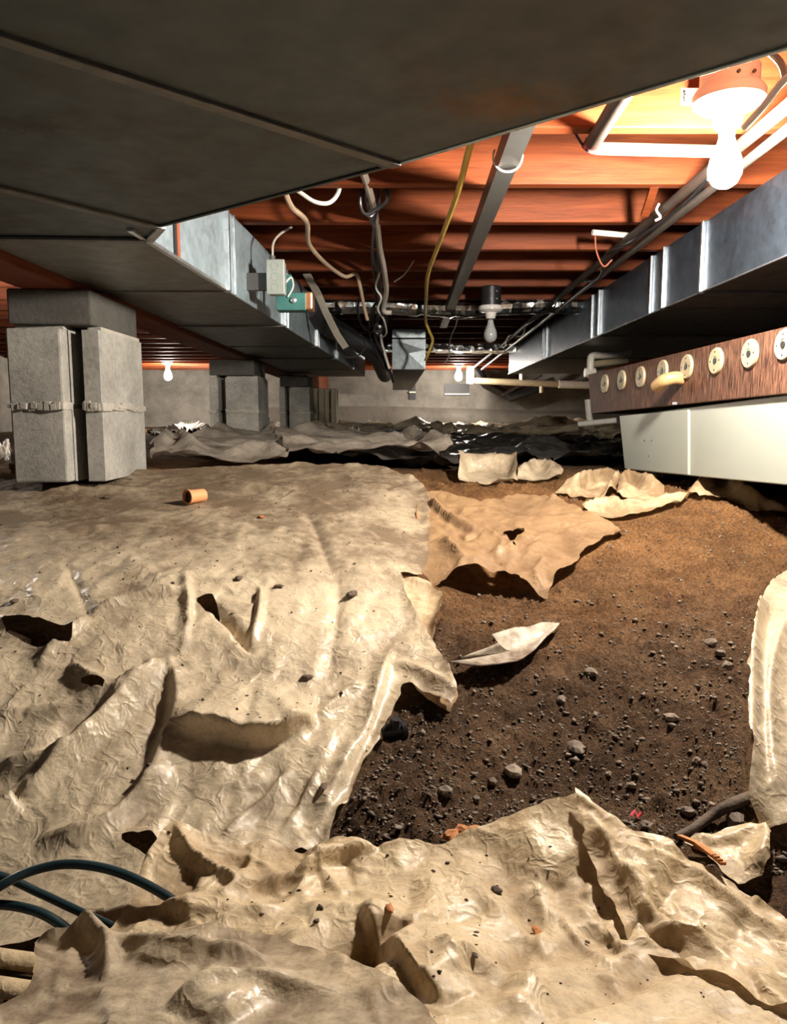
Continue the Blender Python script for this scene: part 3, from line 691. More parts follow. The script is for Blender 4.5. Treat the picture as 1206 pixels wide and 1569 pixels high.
def height_of(objs):
    trees = [(BVHTree.FromPolygons([tuple(v.co) for v in o.data.vertices], [tuple(p.vertices) for p in o.data.polygons]), Vector(o.location)) for o in objs]
    def f(x, y):
        b = -9
        for t, l in trees:
            h = t.ray_cast(Vector((x, y, 5))-l, Vector((0, 0, -1)))
            if h[0] is not None: b = max(b, h[0].z + l.z)
        return b
    return f


# ------------------------------------------------------------------ room shell
H_J = .64                                     # underside of the joists above the eye
JOIST_H, JOIST_W, PITCH_J, J0 = .235, .04, .406, 2.17
BACK = 10.62
XL, XR = -4.2, 3.4
struct(MB().box(((XL+XR)/2, 4.7, Z(H_J+JOIST_H+.012)), (XR-XL, 12.0, .02)).build('ceiling', M['subfloor']))
struct(MB().box(((XL+XR)/2, BACK+.1, Z(.15)), (XR-XL+.4, .2, 1.5)).build('wall_back', M['wallc']))
struct(MB().box((XL-.1, 4.7, Z(.15)), (.2, 12.0, 1.5)).build('wall_left', M['wallc']))
struct(MB().box((XR+.1, 4.7, Z(.15)), (.2, 12.0, 1.5)).build('wall_right', M['wallc']))
ORD = ['first','second','third','fourth','fifth','sixth','seventh','eighth','ninth','tenth','eleventh','twelfth','thirteenth','fourteenth','fifteenth','sixteenth','seventeenth','eighteenth','nineteenth','twentieth','twenty-first','twenty-second','twenty-third']
jm = None
jys = [J0 + PITCH_J*k for k in range(-5, 21)]
for k, y in enumerate(jys):
    if jm is None:
        o = MB().box(((XL+XR)/2, y+JOIST_W/2, Z(H_J+JOIST_H/2)), (XR-XL, JOIST_W, JOIST_H)).build('floor_joist', M['wood'], bevel=.004); jm = o
    else:
        o = jm.copy(); COL.objects.link(o); o.location.y = y + JOIST_W/2
    if k < 3: lb = 'reddish wooden floor joist above the big dark duct, %s one from the rear' % ORD[k]
    elif k == 3: lb = 'reddish wooden floor joist right above the near lit bulb'
    else: lb = 'orange-red wooden floor joist, %s one counted away from the near lit bulb' % ORD[k-4]
    tag(o, lb, 'joist', 'wooden floor joists overhead')
gd = MB().box((-.98, 4.7, Z((.36+H_J)/2)), (.14, 11.8, H_J-.36-.001)).build('girder_beam', M['girder'], bevel=.005)
tag(gd, 'dark red wooden girder beam resting on the row of concrete piers', 'beam')

# ------------------------------------------------------------------ concrete block piers
def block_poly(x0, x1, y0, y1, gx0, gx1, gd):  # plan with a groove in the front end
    return [(x0, y0), (gx0, y0), (gx0, y0+gd), (gx1, y0+gd), (gx1, y0), (x1, y0), (x1, y1), (x0, y1)]
def rough_block(name, poly, z0, z1, parent, mat, seed):
    m = MB().prism(poly, z0, z1); o = m.build(name, mat, parent)
    b = o.modifiers.new('bevel', 'BEVEL'); b.width = .006; b.segments = 2; b.limit_method = 'ANGLE'
    return o
def pier(x0, x1, slot0, slot1, y0, depth, base, top, label, courses=2, joint_out=.004, left_fwd=0.0, cap_in=.006):
    root = empty('concrete_pier', ((x0+x1)/2, y0+depth/2, base))
    tag(root, label, 'pier', 'concrete block piers')
    cap_h = .098; ch = (top-cap_h-base)/courses
    for c in range(courses):
        za, zb = base+c*ch, base+(c+1)*ch
        jx = random.uniform(-.003, .003)
        rough_block('block', [(x0+jx, y0-left_fwd), (slot0+jx, y0-left_fwd+.004), (slot0+jx, y0+depth), (x0+jx, y0+depth)], za, zb-.012, root, M['block'], c)
        rough_block('block', block_poly(slot0+.001, x1+jx, y0+.02, y0+depth, slot0+.002, slot1, .10), za, zb-.012, root, M['block'], c)
        mj = MB()
        if c < courses-1:
            n = 26
            for i in range(n):                # squeezed-out mortar lumps along the bed joint
                fx = x0 + (x1-x0)*(i+.5)/n
                if slot0-.004 < fx < slot1+.004: continue
                yy = y0-left_fwd if fx < slot0 else y0+.02
                mj.box((fx, yy+.03-random.uniform(.0, joint_out*.7), zb-.006+random.uniform(-.003, .003)), ((x1-x0)/n*2.2, .07, .012+random.uniform(0, .018)), Matrix.Rotation(random.uniform(-.15, .15), 3, 'Y'))
            for i in range(14):
                mj.box((x1-.03+random.uniform(0, joint_out*.5), y0+.04+(depth-.05)*(i+.5)/14, zb-.006+random.uniform(-.004, .004)), (.066, depth/14*2.0, .012+random.uniform(0, .014)), Matrix.Rotation(random.uniform(-.12, .12), 3, 'X'))
        mj.box(((x0+slot0)/2, y0+depth/2, zb-.006), (slot0-x0-.012, depth-.02, .0125))
        mj.box(((slot1+x1)/2, y0+.02+depth/2, zb-.006), (x1-slot1-.008, depth-.06, .0125))
        mj.build('mortar_joint', M['mortar'], root, bevel=.003)
    rough_block('cap_block', [(x0+.004, y0-left_fwd+cap_in), (x1-cap_in-.008, y0+cap_in), (x1-cap_in-.008, y0+depth), (x0+.004, y0+depth)], top-cap_h, top, root, M['capc_shaded'], 9)
    return root
g1 = P(225, 717, 2.55)[2]
pier(P(17, 600, 2.16)[0], -.845, -.935, -.895, 2.18, .39, Z(-.185), Z(.36), 'nearest tall concrete block pier with a dark vertical slot, at the left edge', left_fwd=.03, joint_out=.012)
x2a, x2b = P(320, 600, 4.75)[0], P(394, 600, 4.75)[0]
pier(x2a, x2b, x2a+.055, x2a+.10, 4.75, .40, Z(-.17), Z(.36), 'second concrete block pier with grey plastic heaped at its foot', joint_out=.006)
x3a, x3b = P(428, 600, 6.5)[0], P(474, 600, 6.5)[0]
pier(x3a, x3b, x3a+.05, x3a+.08, 6.5, .40, Z(-.17), Z(.36), 'third concrete block pier, in shadow behind the second', joint_out=.006)
# pale timber crib beside the third pier
xa, xb = P(476, 620, 6.9)[0], P(516, 620, 6.9)[0]
cr = empty('timber_crib', ((xa+xb)/2, 7.0, Z(-.14))); tag(cr, 'pale timber crib with upright boards beside the shadowed third pier', 'timber crib')
for i, (fx, w) in enumerate(((.06, .03), (.16, .022), (.42, .05), (.62, .04), (.86, .04), (.98, .016))):
    MB().box((xa+(xb-xa)*fx, 6.9+.01*(i % 2), Z(.06)), (w, .03, .40)).build('board', M['cream'], cr, bevel=.003)
for zz in (-.12, .06, .25):
    MB().box(((xa+xb)/2, 6.94, Z(zz)), (xb-xa, .03, .03)).build('crosspiece', M['block'], cr, bevel=.003)
MB().box(((xa+xb)/2, 7.1, Z(.06)), (xb-xa-.02, .25, .40)).build('core', M['block'], cr)

# ------------------------------------------------------------------ sheet-metal ducts
HB = .385; HT = .632
root = empty('elbow_duct', (0, 1.0, Z(HB))); tag(root, 'huge dark sheet-metal duct overhead with diagonal seams filling the top', 'duct')
A, B, C_, D_ = (PH(1206, 72, HB)[:2], PH(608, 251, HB)[:2], PH(243, 347, HB)[:2], PH(222, 367, HB)[:2])
s1, s2 = PH(0, 55, HB)[:2], PH(0, 287, HB)[:2]
ue = (A-B)/np.linalg.norm(A-B); w1 = (s1-B)/np.linalg.norm(s1-B); w2 = (s2-C_)/np.linalg.norm(s2-C_)
XG = -.905
e1 = B + w1*((XG-B[0])/w1[0]); e2 = C_ + w2*((XG-C_[0])/w2[0]); e3 = np.array([XG, D_[1]-.02])
far_r = B + ue*1.5
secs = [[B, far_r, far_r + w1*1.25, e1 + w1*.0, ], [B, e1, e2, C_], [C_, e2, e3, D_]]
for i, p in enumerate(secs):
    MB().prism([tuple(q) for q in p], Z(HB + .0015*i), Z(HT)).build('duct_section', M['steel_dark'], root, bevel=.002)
def cleat(p, q, z, w, h, mat, parent, name='seam_cleat'):
    p, q = np.array(p), np.array(q); d = (q-p); l = np.linalg.norm(d); a = math.atan2(d[1], d[0])
    return MB().box(((p[0]+q[0])/2, (p[1]+q[1])/2, z), (l, w, h), Matrix.Rotation(a, 3, 'Z')).build(name, mat, parent, bevel=.0015)
for p, q in ((B, e1), (C_, e2), (D_, e3)):
    cleat(p, q, Z(HB-.002), .020, .007, M['cleat_dark'], root)
    pv = np.array(p) + (np.array(q)-np.array(p))*.01
    d = (np.array(q)-np.array(p)); d = d/np.linalg.norm(d); nrm = np.array([-d[1], d[0]])
    cleat(np.array(p)-nrm*.018, np.array(q)-nrm*.018, Z(HB-.001), .012, .004, M['steel_dark'], root)
cleat(B, far_r, Z(HB-.0005), .008, .004, M['steel'], root, 'edge_flange')
cleat(B, C_, Z(HB-.0005), .008, .004, M['steel_dark'], root, 'edge_flange')
MB().prism([tuple(q) for q in (C_, D_, D_+np.array([.012, .02]), C_+np.array([.012, .01]))], Z(HB-.003), Z(HB+.04)).build('corner_tab', M['cleat'], root)

def xr(y): return D_[0] + .05*(y-D_[1])
root = empty('straight_duct', (-.7, 3.5, Z(HB))); tag(root, 'long straight sheet-metal duct with a pale blue side, running back above the piers', 'duct')
ys = [D_[1], 2.36, 3.24, 4.15, 5.0, 6.1, 7.2]
for i in range(6):
    a, b = ys[i]+.0012, ys[i+1]-.0012; sh = .0025*(i % 2)
    MB().prism([(XG, a), (xr(a)-sh, a), (xr(b)-sh, b), (XG, b)], Z(HB+sh), Z(HT)).build('duct_section', M['steel'] , root, bevel=.002)
    MB().prism([(XG+.002, a), (xr(a)-sh-.002, a), (xr(b)-sh-.002, b), (XG+.002, b)], Z(HB+sh-.0015), Z(HB+sh+.001)).build('underside_shade_panel', M['steel_shaded'], root)  # thin panel added to colour the unlit underside darker than the side
    if i:
        y = ys[i]
        MB().box((xr(y)+.004, y, Z((HB+HT)/2)), (.016, .022, HT-HB+.004)).build('standing_cleat', M['cleat'], root, bevel=.003)
        MB().box(((XG+xr(y))/2, y, Z(HB-.002)), (xr(y)-XG, .018, .008)).build('seam_cleat', M['cleat_dark'], root, bevel=.0015)
        MB().box((xr(y+.09)+.002, y+.09, Z((HB+HT)/2)), (.008, .008, HT-HB)).build('stiffener', M['cleat'], root, bevel=.002)
y = PH(275, 390, HB)[1] + .02
yb = ys[0]+.19
MB().box((xr(yb)+.001, yb, Z((HB+HT)/2)), (.008, .012, HT-HB)).build('side_seam', M['dark_void'], root)
MB().box((xr(yb+.03)+.001, yb+.028, Z(HB+.05)), (.004, .022, .10)).build('rust_strip', M['rust'], root)
MB().box((xr(2.0)+.001, 2.0, Z(HB+.001)), (.012, .78, .008), Matrix.Rotation(-.05, 3, 'Z')).build('edge_flange', M['cleat'], root)

HR = .41
Ra, Rb = PH(1206, 391, HR)[:2], PH(779, 573, HR)[:2]
def xrl(y): return Ra[0] + (Rb[0]-Ra[0])*(y-Ra[1])/(Rb[1]-Ra[1])
root = empty('straight_duct', (xrl(4)+.35, 4.0, Z(HR))); tag(root, 'long dark blue sheet-metal duct on the right above the brown wood box', 'duct')
cy = [PH(u, v, HR)[1] for u, v in ((1068, 447), (1010, 472), (915, 514), (838, 548))]
ys = [.9, 1.55, cy[0], cy[1], cy[2], cy[3], Rb[1]]
DW = .72
for i in range(6):
    a, b = ys[i]+.0012, ys[i+1]-.0012; sh = .0025*(i % 2)
    MB().prism([(xrl(a)+sh, a), (xrl(a)+DW, a), (xrl(b)+DW, b), (xrl(b)+sh, b)], Z(HR+sh), Z(HT)).build('duct_section', M['steel_blue'], root, bevel=.002)
    MB().prism([(xrl(a)+sh+.002, a), (xrl(a)+DW, a), (xrl(b)+DW, b), (xrl(b)+sh+.002, b)], Z(HR+sh-.0015), Z(HR+sh+.001)).build('underside_shade_panel', M['steel_shaded'], root)  # added panel, gives this underside its shaded tone by colour
    if i:
        y = ys[i]
        MB().box((xrl(y)-.003, y, Z((HR+HT)/2)), (.014, .016, HT-HR+.004)).build('standing_cleat', M['cleat'], root, bevel=.003)
        MB().box((xrl(y)+DW/2, y, Z(HR-.002)), (DW, .018, .008)).build('seam_cleat', M['cleat_dark'], root, bevel=.0015)
        if i > 2: MB().box((xrl(y+.15)-.002, y+.15, Z((HR+HT)/2)), (.010, .012, HT-HR)).build('stiffener', M['cleat'], root, bevel=.002)
cleat((xrl(1.0), 1.0), (xrl(Rb[1]), Rb[1]), Z(HR-.001), .008, .005, M['cleat'], root, 'edge_flange')

# short box duct in the middle distance, with its dented end face
p0, p1 = P(601, 520, 5.4), P(652, 566, 5.4)
root = empty('box_duct', ((p0[0]+p1[0])/2, 6.5, p1[2])); tag(root, 'short bright sheet-metal box duct end hanging in the middle distance', 'duct')
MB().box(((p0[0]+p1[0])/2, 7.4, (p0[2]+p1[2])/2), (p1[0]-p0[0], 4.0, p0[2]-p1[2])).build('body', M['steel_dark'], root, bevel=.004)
zc = (p0[2]+p1[2])/2; ym = 5.392
MB().add([(p0[0], ym, p1[2]), (p1[0], ym, p1[2]), (p1[0], ym, p0[2]), (p0[0], ym, p0[2]), (p0[0], ym-.004, zc-.02), (p1[0], ym-.004, zc+.03), (p0[0]+.02, ym+.006, p1[2]), ((p0[0]+p1[0])/2, ym-.02, zc+.005)],
         [(0, 1, 7, 4), (1, 5, 7), (4, 7, 3), (5, 2, 3, 7)]).build('end_cap', M['steel_light'], root)
MB().box(((p0[0]+p1[0])/2, 5.40, p0[2]+.04), (p1[0]-p0[0], .02, .06)).build('hanger_plate', M['steel_light'], root, bevel=.002)

# foil wrapped round duct between joists, and a square one further back
def foil_duct(name, u0, u1, v, Y, r, label, seed):
    a, b = P(u0, v, Y), P(u1, v, Y); n = 60; pts = []; rr = []
    rg = np.random.default_rng(seed)
    for i in range(n+1):
        t = i/n; pts.append(a+(b-a)*t + np.array([0, 0, .01*math.sin(t*9)])); rr.append(r*(1+.06*rg.standard_normal()))
    o = MB().tube(pts, rr, 14).build(name, M['foil'], smooth=False); return tag(o, label, 'duct')
foil_duct('foil_pipe', 470, 910, 468, 4.30, .055, 'crinkled foil-wrapped round pipe crossing under the joists above the unlit bulb', 1)
a, b = P(500, 513, 6.75), P(800, 538, 6.75)
m = MB(); n = 16; rg = np.random.default_rng(4)
for i in range(n):
    x0_, x1_ = a[0]+(b[0]-a[0])*i/n, a[0]+(b[0]-a[0])*(i+1)/n
    m.box(((x0_+x1_)/2, 6.85+.008*rg.standard_normal(), (a[2]+b[2])/2), (x1_-x0_+.002, .2, a[2]-b[2]), Matrix.Rotation(.03*rg.standard_normal(), 3, 'X'))
tag(m.build('foil_duct', M['foil']), 'shiny foil-faced flat duct reflecting the far lit bulb', 'duct')
# dark flexible duct and hanging ring near the straight duct's far end
o = MB().tube(spline([P(470, 470, 3.9), P(505, 500, 4.3), P(540, 520, 4.9), P(575, 545, 5.6), P(590, 575, 6.4)], 8), .06, 14).build('flexible_duct', M['dark_void'], smooth=True)
tag(o, 'dark flexible round duct sagging beside the straight duct in deep shadow', 'duct')
ring = [P(537+22*math.cos(t), 528+20*math.sin(t), 4.2) for t in np.linspace(-.9, 3.6, 24)]
tag(MB().tube(ring, .010, 6, flat=.4).build('hanger_strap', M['grey_metal']), 'curved grey metal hanger strap looped under the sagging dark duct', 'strap')
o = MB().tube([PH(470, 420, .64), P(488, 452, 3.6), P(500, 480, 3.62), P(516, 512, 3.64), P(530, 533, 3.66)], .026, 4, flat=.12).build('webbing_strap', M['strap']); tag(o, 'wide grey woven strap hanging diagonally beside the straight duct', 'strap')

# ------------------------------------------------------------------ lamps
def bulb_profile(s=1.0): return [(.0125*s, 0), (.0135*s, -.012*s), (.019*s, -.030*s), (.027*s, -.048*s), (.030*s, -.064*s), (.029*s, -.078*s), (.022*s, -.092*s), (.010*s, -.100*s), (.001, -.102*s)]
def lamp(loc, bulb_mat, label, top=None, s=1.0, box=True, box_mat='porcelain', bs=1.0):
    x, y, z = loc                              # z: underside of the porcelain holder
    r = empty('lamp', (x, y, z)); tag(r, label, 'lamp', 'bare bulb ceiling lamps')
    top = Z(H_J) if top is None else top
    if box:
        MB().lathe((x, y, 0), [(.052*s, z+.030*s), (.052*s, top-.004), (.048*s, top)], 28).build('junction_box', M[box_mat], r, smooth=True)
        for k in range(2):
            for dz in (0, 1):
                MB().lathe((x+.012-.03*k+.01, y-.0515*s, top-.03-.035*dz), [(.0035, 0), (.0035, .004)], 10, (0, -1, 0)).build('screw_hole', M['black'], r)
    MB().lathe((x, y, z), [(.060*s, .030*s), (.064*s, .024*s), (.063*s, .010*s), (.050*s, .0), (.030*s, -.004*s), (.024*s, -.030*s), (.022*s, -.034*s)], 32).build('porcelain_holder', M['porcelain'], r, smooth=True)
    MB().lathe((x, y, z-.030*s), [(.0145*s, .0), (.0145*s, -.016*s)], 16).build('screw_base', M['grey_metal'], r)
    MB().lathe((x, y, z-.040*s), bulb_profile(s*bs), 14).build('bulb', M[bulb_mat], r, smooth=True)
    return r
pb = P(1116, 166, 1.58)
lamp(tuple(pb), 'bulb_near', 'lit bare bulb in a white porcelain ceiling holder near the top right', top=P(1116, 104, 1.58)[2], s=1.08)
lamp((P(752, 480, 3.8)[0], 3.8, P(752, 478, 3.8)[2]), 'bulb_off', 'unlit grey bulb in a ceiling holder in the middle distance', s=.95, box_mat='black', bs=1.15)
pf = P(703, 562, 9.5); lamp((pf[0], 9.5, pf[2]+.02), 'bulb_far', 'small lit bare bulb glowing at the far end of the crawl space', s=1.1, bs=1.35)
pl = P(257, 560, 9.09); lamp((pl[0], 9.09, pl[2]+.02), 'bulb_rear', 'small lit bare bulb seen between the first and second piers', s=1.1, bs=1.35)
lamp((-2.35, 3.41, Z(.54)), 'bulb_side', 'lit bare bulb beyond the left edge, behind the nearest pier')

# bracket beside the near lamp, with a small printed tag
pt = P(1052, 148, 1.66)
bk = empty('box_bracket', pt); tag(bk, 'white metal mounting bracket with a small printed tag beside the near lit bulb', 'bracket')
MB().box((pt[0]+.008, 1.66, pt[2]), (.040, .003, .034)).build('plate', M['pvc'], bk, bevel=.001)
MB().box((pb[0], 1.581, P(1116, 104, 1.58)[2]+.007), (.03, .362, .012)).build('bar', M['grey_metal'], bk, bevel=.002)
for i in range(4): MB().box((pt[0]-.006+.0015*(i % 2), 1.6575, pt[2]+.009-.006*i), (.005, .001, .004)).build('print_mark', M['black'], bk)

# ------------------------------------------------------------------ foosball-like game box: veneer side with bushings, white box beneath
KT = 1.20
T = empty('game_table', (P(1150, 609, 1.64*KT)[0]+.3, 2.4, P(1150, 737, 1.64*KT)[2])); tag(T, 'game table with dark wood side, row of round cream bushings and white lower box', 'game table')
def side_pt(u, v):                             # points on the long side (vertical plane through the two known corners)
    a, b = P(1150, 609, 1.64*KT), P(928, 632, 2.54*KT); d = ray(u, v); n = np.array([-(b-a)[1], (b-a)[0], 0])
    t = ((a-np.array([0, 0, EYE]))@n)/(d@n); return np.array([0, 0, EYE])+d*t
lo_n, hi_n, lo_f, hi_f = side_pt(1206, 603), side_pt(1206, 500), side_pt(906, 634), side_pt(901, 574)
ext = lambda p, q, k: p + (p-q)*k
k_e = .42
lo_n2, hi_n2 = ext(lo_n, lo_f, k_e), ext(hi_n, hi_f, k_e)
dirv = (lo_f-lo_n); dirv = dirv/np.linalg.norm(dirv); out = np.array([dirv[1], -dirv[0], 0]); out = out/np.linalg.norm(out)
if out[0] < 0: out = -out                      # into the table, away from the viewer's side
th = .028; wid = .70
MB().hexa([lo_n2, lo_f, lo_f+out*th, lo_n2+out*th], [hi_n2, hi_f, hi_f+out*th, hi_n2+out*th]).build('side_board', M['veneer'], T, bevel=.002)
MB().hexa([lo_n2+out*(wid-th), lo_f+out*(wid-th), lo_f+out*wid, lo_n2+out*wid], [hi_n2+out*(wid-th), hi_f+out*(wid-th), hi_f+out*wid, hi_n2+out*wid]).build('side_board', M['veneer'], T, bevel=.002)
for a, b in ((lo_f, hi_f), (lo_n2, hi_n2)):
    s_ = -dirv if a is lo_f else dirv
    MB().hexa([a+out*th, a+out*(wid-th), a+out*(wid-th)+s_*th, a+out*th+s_*th], [b+out*th, b+out*(wid-th), b+out*(wid-th)+s_*th, b+out*th+s_*th]).build('end_board', M['veneer'], T, bevel=.002)
up = np.array([0, 0, 1.])
MB().hexa([lo_n2+out*th+up*.01, lo_f+out*th+up*.01, lo_f+out*(wid-th)+up*.01, lo_n2+out*(wid-th)+up*.01], [lo_n2+out*th+up*.02, lo_f+out*th+up*.02, lo_f+out*(wid-th)+up*.02, lo_n2+out*(wid-th)+up*.02]).build('play_board', M['black'], T)
wa, wb = side_pt(947, 637), side_pt(955, 718); wc = side_pt(1206, 742); wd = side_pt(1206, 603)
wc2, wd2 = ext(wc, wb, .55), ext(wd, wa, .55)
ins_ = out*.006; rec = out*.014
sh_ = (wc2-wb)/np.linalg.norm(wc2-wb)
pa, pb_ = side_pt(1051, 627), side_pt(1051, 727.5)
MB().hexa([wc2+rec-up*.004, wb+rec+sh_*.02-up*.004, wb+out*(wid-.03), wc2+out*(wid-.03)], [wd2+rec-up*.001, wa+rec+sh_*.02-up*.001, wa+out*(wid-.03)-up*.001, wd2+out*(wid-.03)-up*.001]).build('lower_box', M['white_panel'], T, bevel=.003)
MB().hexa([pb_+ins_, wb+ins_, wb+rec+out*.01, pb_+rec+out*.01], [pa+ins_-up*.001, wa+ins_-up*.001, wa+rec+out*.01-up*.001, pa+rec+out*.01-up*.001]).build('end_panel', M['white_panel'], T, bevel=.001)
for u, v in ((985, 675), (996, 675), (991, 699)):
    c = side_pt(u, v)+ins_; MB().lathe(c, [(.0028, 0), (.0028, .001)], 8, tuple(-out)).build('screw_hole', M['black'], T)
bz = [(928, 588), (954, 582.5), (983, 577.5), (1017, 569), (1054, 562), (1099, 553), (1151, 542), (1204, 528)]
for u, v in bz:
    c = side_pt(u, v)
    b_ = MB().lathe(c, [(.0375, 0), (.0375, .005), (.035, .008), (.014, .008), (.014, .006), (.001, .006)], 24, tuple(-out)).build('bushing', M['cream'], T, smooth=True)
    MB().lathe(c-out*.0062, [(.0085, 0), (.0085, .003), (.001, .003)], 12, tuple(-out)).build('rod_hole', M['black'], b_)
    for k in range(4):
        w = k*math.pi/2
        MB().lathe(c-out*.0078+dirv*.025*math.cos(w)+up*.025*math.sin(w), [(.0026, 0), (.0026, .001)], 8, tuple(-out)).build('screw', M['black'], b_)
c1 = side_pt(1046, 580)
MB().lathe(side_pt(1049, 574), [(.017, 0), (.017, .0015), (.001, .0015)], 16, tuple(-out)).build('ball_hole', M['black'], T)
MB().tube(spline([c1, c1-out*.026+up*.002, c1-out*.05+dirv*.008-up*.004, c1-out*.056+dirv*.035-up*.012, c1-out*.056+dirv*.06-up*.020], 5), [.020]*21, 14).build('ball_chute', M['chute'], T, smooth=True)
cc = side_pt(1035, 618); MB().box(cc-out*.002, (.004, .03, .008)).build('hinge', M['cleat'], T)
# timber skids that carry the box, coloured near-black for the dark beneath it
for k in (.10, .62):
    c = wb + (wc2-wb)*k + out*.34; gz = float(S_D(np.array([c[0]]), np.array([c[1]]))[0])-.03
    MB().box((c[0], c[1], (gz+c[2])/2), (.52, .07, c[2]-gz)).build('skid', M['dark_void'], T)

# ------------------------------------------------------------------ pipes
def pipe(name, pts, r, mat, label, n=12, cat='pipe', smooth=True, parent=None, **k):
    o = MB().tube(pts, r, n, **k).build(name, M[mat], parent, smooth=smooth)
    if label: tag(o, label, cat)
    return o
a, b = PH(797, 192, .60), PH(679, 497, .60); d = (a-b)/np.linalg.norm(a-b); a = a + d*.5
ang = empty('square_conduit', b); tag(ang, 'grey square steel conduit running back under the joists beside the yellow cable', 'conduit')
MB().tube([a, b], .032, 4, up=(0, 0, 1)).build('tube', M['grey_metal'], ang)
c = PH(778, 240, .60); MB().tube([c+np.array([.034*math.cos(t), 0, .034*math.sin(t)]) for t in np.linspace(-3.6, .6, 18)], .0025, 6).build('wire_tie', M['white_cable'], ang, smooth=True)
# black waste pipe with red tape and a cream branch pipe below the second joist
pp = empty('waste_pipe', P(905, 226, 1.86)); tag(pp, 'short dark drain pipe with a red-taped end, above the cream pipe', 'pipe')
MB().tube([PH(965, 128, .60), P(908, 220, 1.84)], .018, 14).build('pipe_body', M['pipe'], pp, smooth=True)
MB().tube([P(909, 217, 1.838), P(902, 230, 1.85)], .0195, 14).build('red_tape', M['red_tape'], pp, smooth=True)
pipe('branch_pipe', [P(912, 227, 1.87), P(925, 228, 1.87), P(1085, 232, 1.90), P(1130, 232, 1.91)], .0145, 'cream', 'cream plastic pipe running sideways to the near lit bulb')
# pair of long pipes running diagonally back on the right
a, b = PH(1087, 262, .615), PH(716, 571, .615); d = (a-b)/np.linalg.norm(a-b)
pipe('long_pipe', [a+d*.5, a, (a+b)/2-np.array([0, 0, .01]), b], .0145, 'pipe', 'long dark copper-brown pipe sloping back below the joists, upper of the pair')
a2, b2 = PH(1100, 282, .59), PH(738, 566, .59); d2 = (a2-b2)/np.linalg.norm(a2-b2)
pipe('long_pipe', [a2+d2*.5, a2, (a2+b2)/2, b2], .0115, 'pipe_light', 'long light steel pipe sloping back below the joists, lower of the pair')
pts = []
for i in range(16):
    t = i/15; p_ = a + (b-a)*t*.55; pts.append(p_ + np.array([.03*math.sin(i*1.9), 0, -.02+.02*math.sin(i*2.7)]))
pipe('black_cable', spline(pts, 4), .006, 'black', 'black cable strapped loosely along the pair of sloping pipes', 8, 'cable')
pipe('short_stub_pipe', [P(908, 356, 2.72), P(955, 360, 2.74), P(962, 361, 2.74)], .010, 'pvc', 'short white pipe stub under the third joist near the sloping pipes')
pipe('thin_wire', spline([P(912, 360, 2.7), P(914, 385, 2.7), P(925, 408, 2.72), P(938, 398, 2.72)], 5), .0028, 'rust', 'thin reddish wire drooping from the short white stub', 6, 'wire')
pipe('thin_wire', spline([P(1010, 312, 2.3), P(1006, 322, 2.3), P(1012, 333, 2.3), P(1004, 338, 2.3)], 5), .0035, 'white_cable', 'short curled white wire beside the sloping pipes', 6, 'wire')
# wooden brace leaning under the joist
a, b = P(1003, 285, 2.20), P(988, 330, 2.35)
tag(MB().tube([a, b], .016, 4, flat=.5).build('wood_brace', M['wood']), 'short wooden brace leaning between joists beside the sloping pipes', 'brace')
# far drain pipe and its fittings
dp = empty('drain_pipe', P(720, 582, 9.75)); tag(dp, 'cream plastic drain pipe running sideways low in the far distance', 'pipe')
MB().tube([P(718, 583, 9.75), P(860, 589, 9.75)], .042, 14).build('pipe_body', M['cream'], dp, smooth=True)
MB().tube([P(856, 589, 9.75), P(905, 590, 9.75)], .05, 14).build('white_coupling', M['pvc'], dp, smooth=True)
MB().tube([P(722, 562, 9.75), P(721, 588, 9.75)], .055, 12).build('elbow', M['pvc'], dp, smooth=True)
MB().tube([P(830, 590, 9.75), P(830, 602, 9.75)], .03, 10).build('stub', M['cream'], dp, smooth=True)
MB().tube([P(799, 570, 9.75), P(799, 584, 9.75)], .028, 10).build('vent_stub', M['pvc'], dp, smooth=True)
vp = empty('vent_pipe', P(905, 560, 4.4)); tag(vp, 'white plastic pipe elbow standing behind the far end of the wood box', 'pipe')
MB().tube(spline([P(905, 578, 4.4), P(905, 552, 4.4), P(909, 545, 4.42), P(925, 544, 4.45), P(965, 541, 4.5)], 4), .021, 12).build('pipe_body', M['pvc'], vp, smooth=True)
MB().tube([P(896, 571, 4.4), P(912, 571, 4.4)], .026, 12).build('collar', M['pvc'], vp, smooth=True)
MB().tube([P(903, 559, 4.42), P(960, 552, 4.5)], .020, 12).build('branch', M['cream'], vp, smooth=True)
lp = empty('floor_pipe', P(900, 650, 5.2)); tag(lp, 'bent white plastic pipe rising from the ground at the far end of the wood box', 'pipe')
MB().tube([P(901, 612, 5.2), P(903, 640, 5.2), P(906, 648, 5.2)], .022, 10).build('riser', M['pvc'], lp, smooth=True)
MB().tube([P(886, 650, 5.2), P(945, 644, 5.1)], .02, 10).build('pipe_body', M['pvc'], lp, smooth=True)
# dark brace with a pale pipe under the far end of the right duct
p_ = [np.array([P(745, 588, 10.3)[0]-.15, 10.3, Z(H_J)]), P(745, 588, 10.3), P(782, 608, 10.3), P(850, 585, 10.3)]
tag(MB().tube(p_, .07, 8).build('dark_elbow_duct', M['dark_void'], smooth=True), 'dark bent round duct under the far end of the right-hand duct', 'duct')
pipe('pale_pipe', [P(768, 606, 10.25), P(830, 573, 10.25)], .03, 'pipe_light', 'slim pale pipe lying across the dark bent duct')

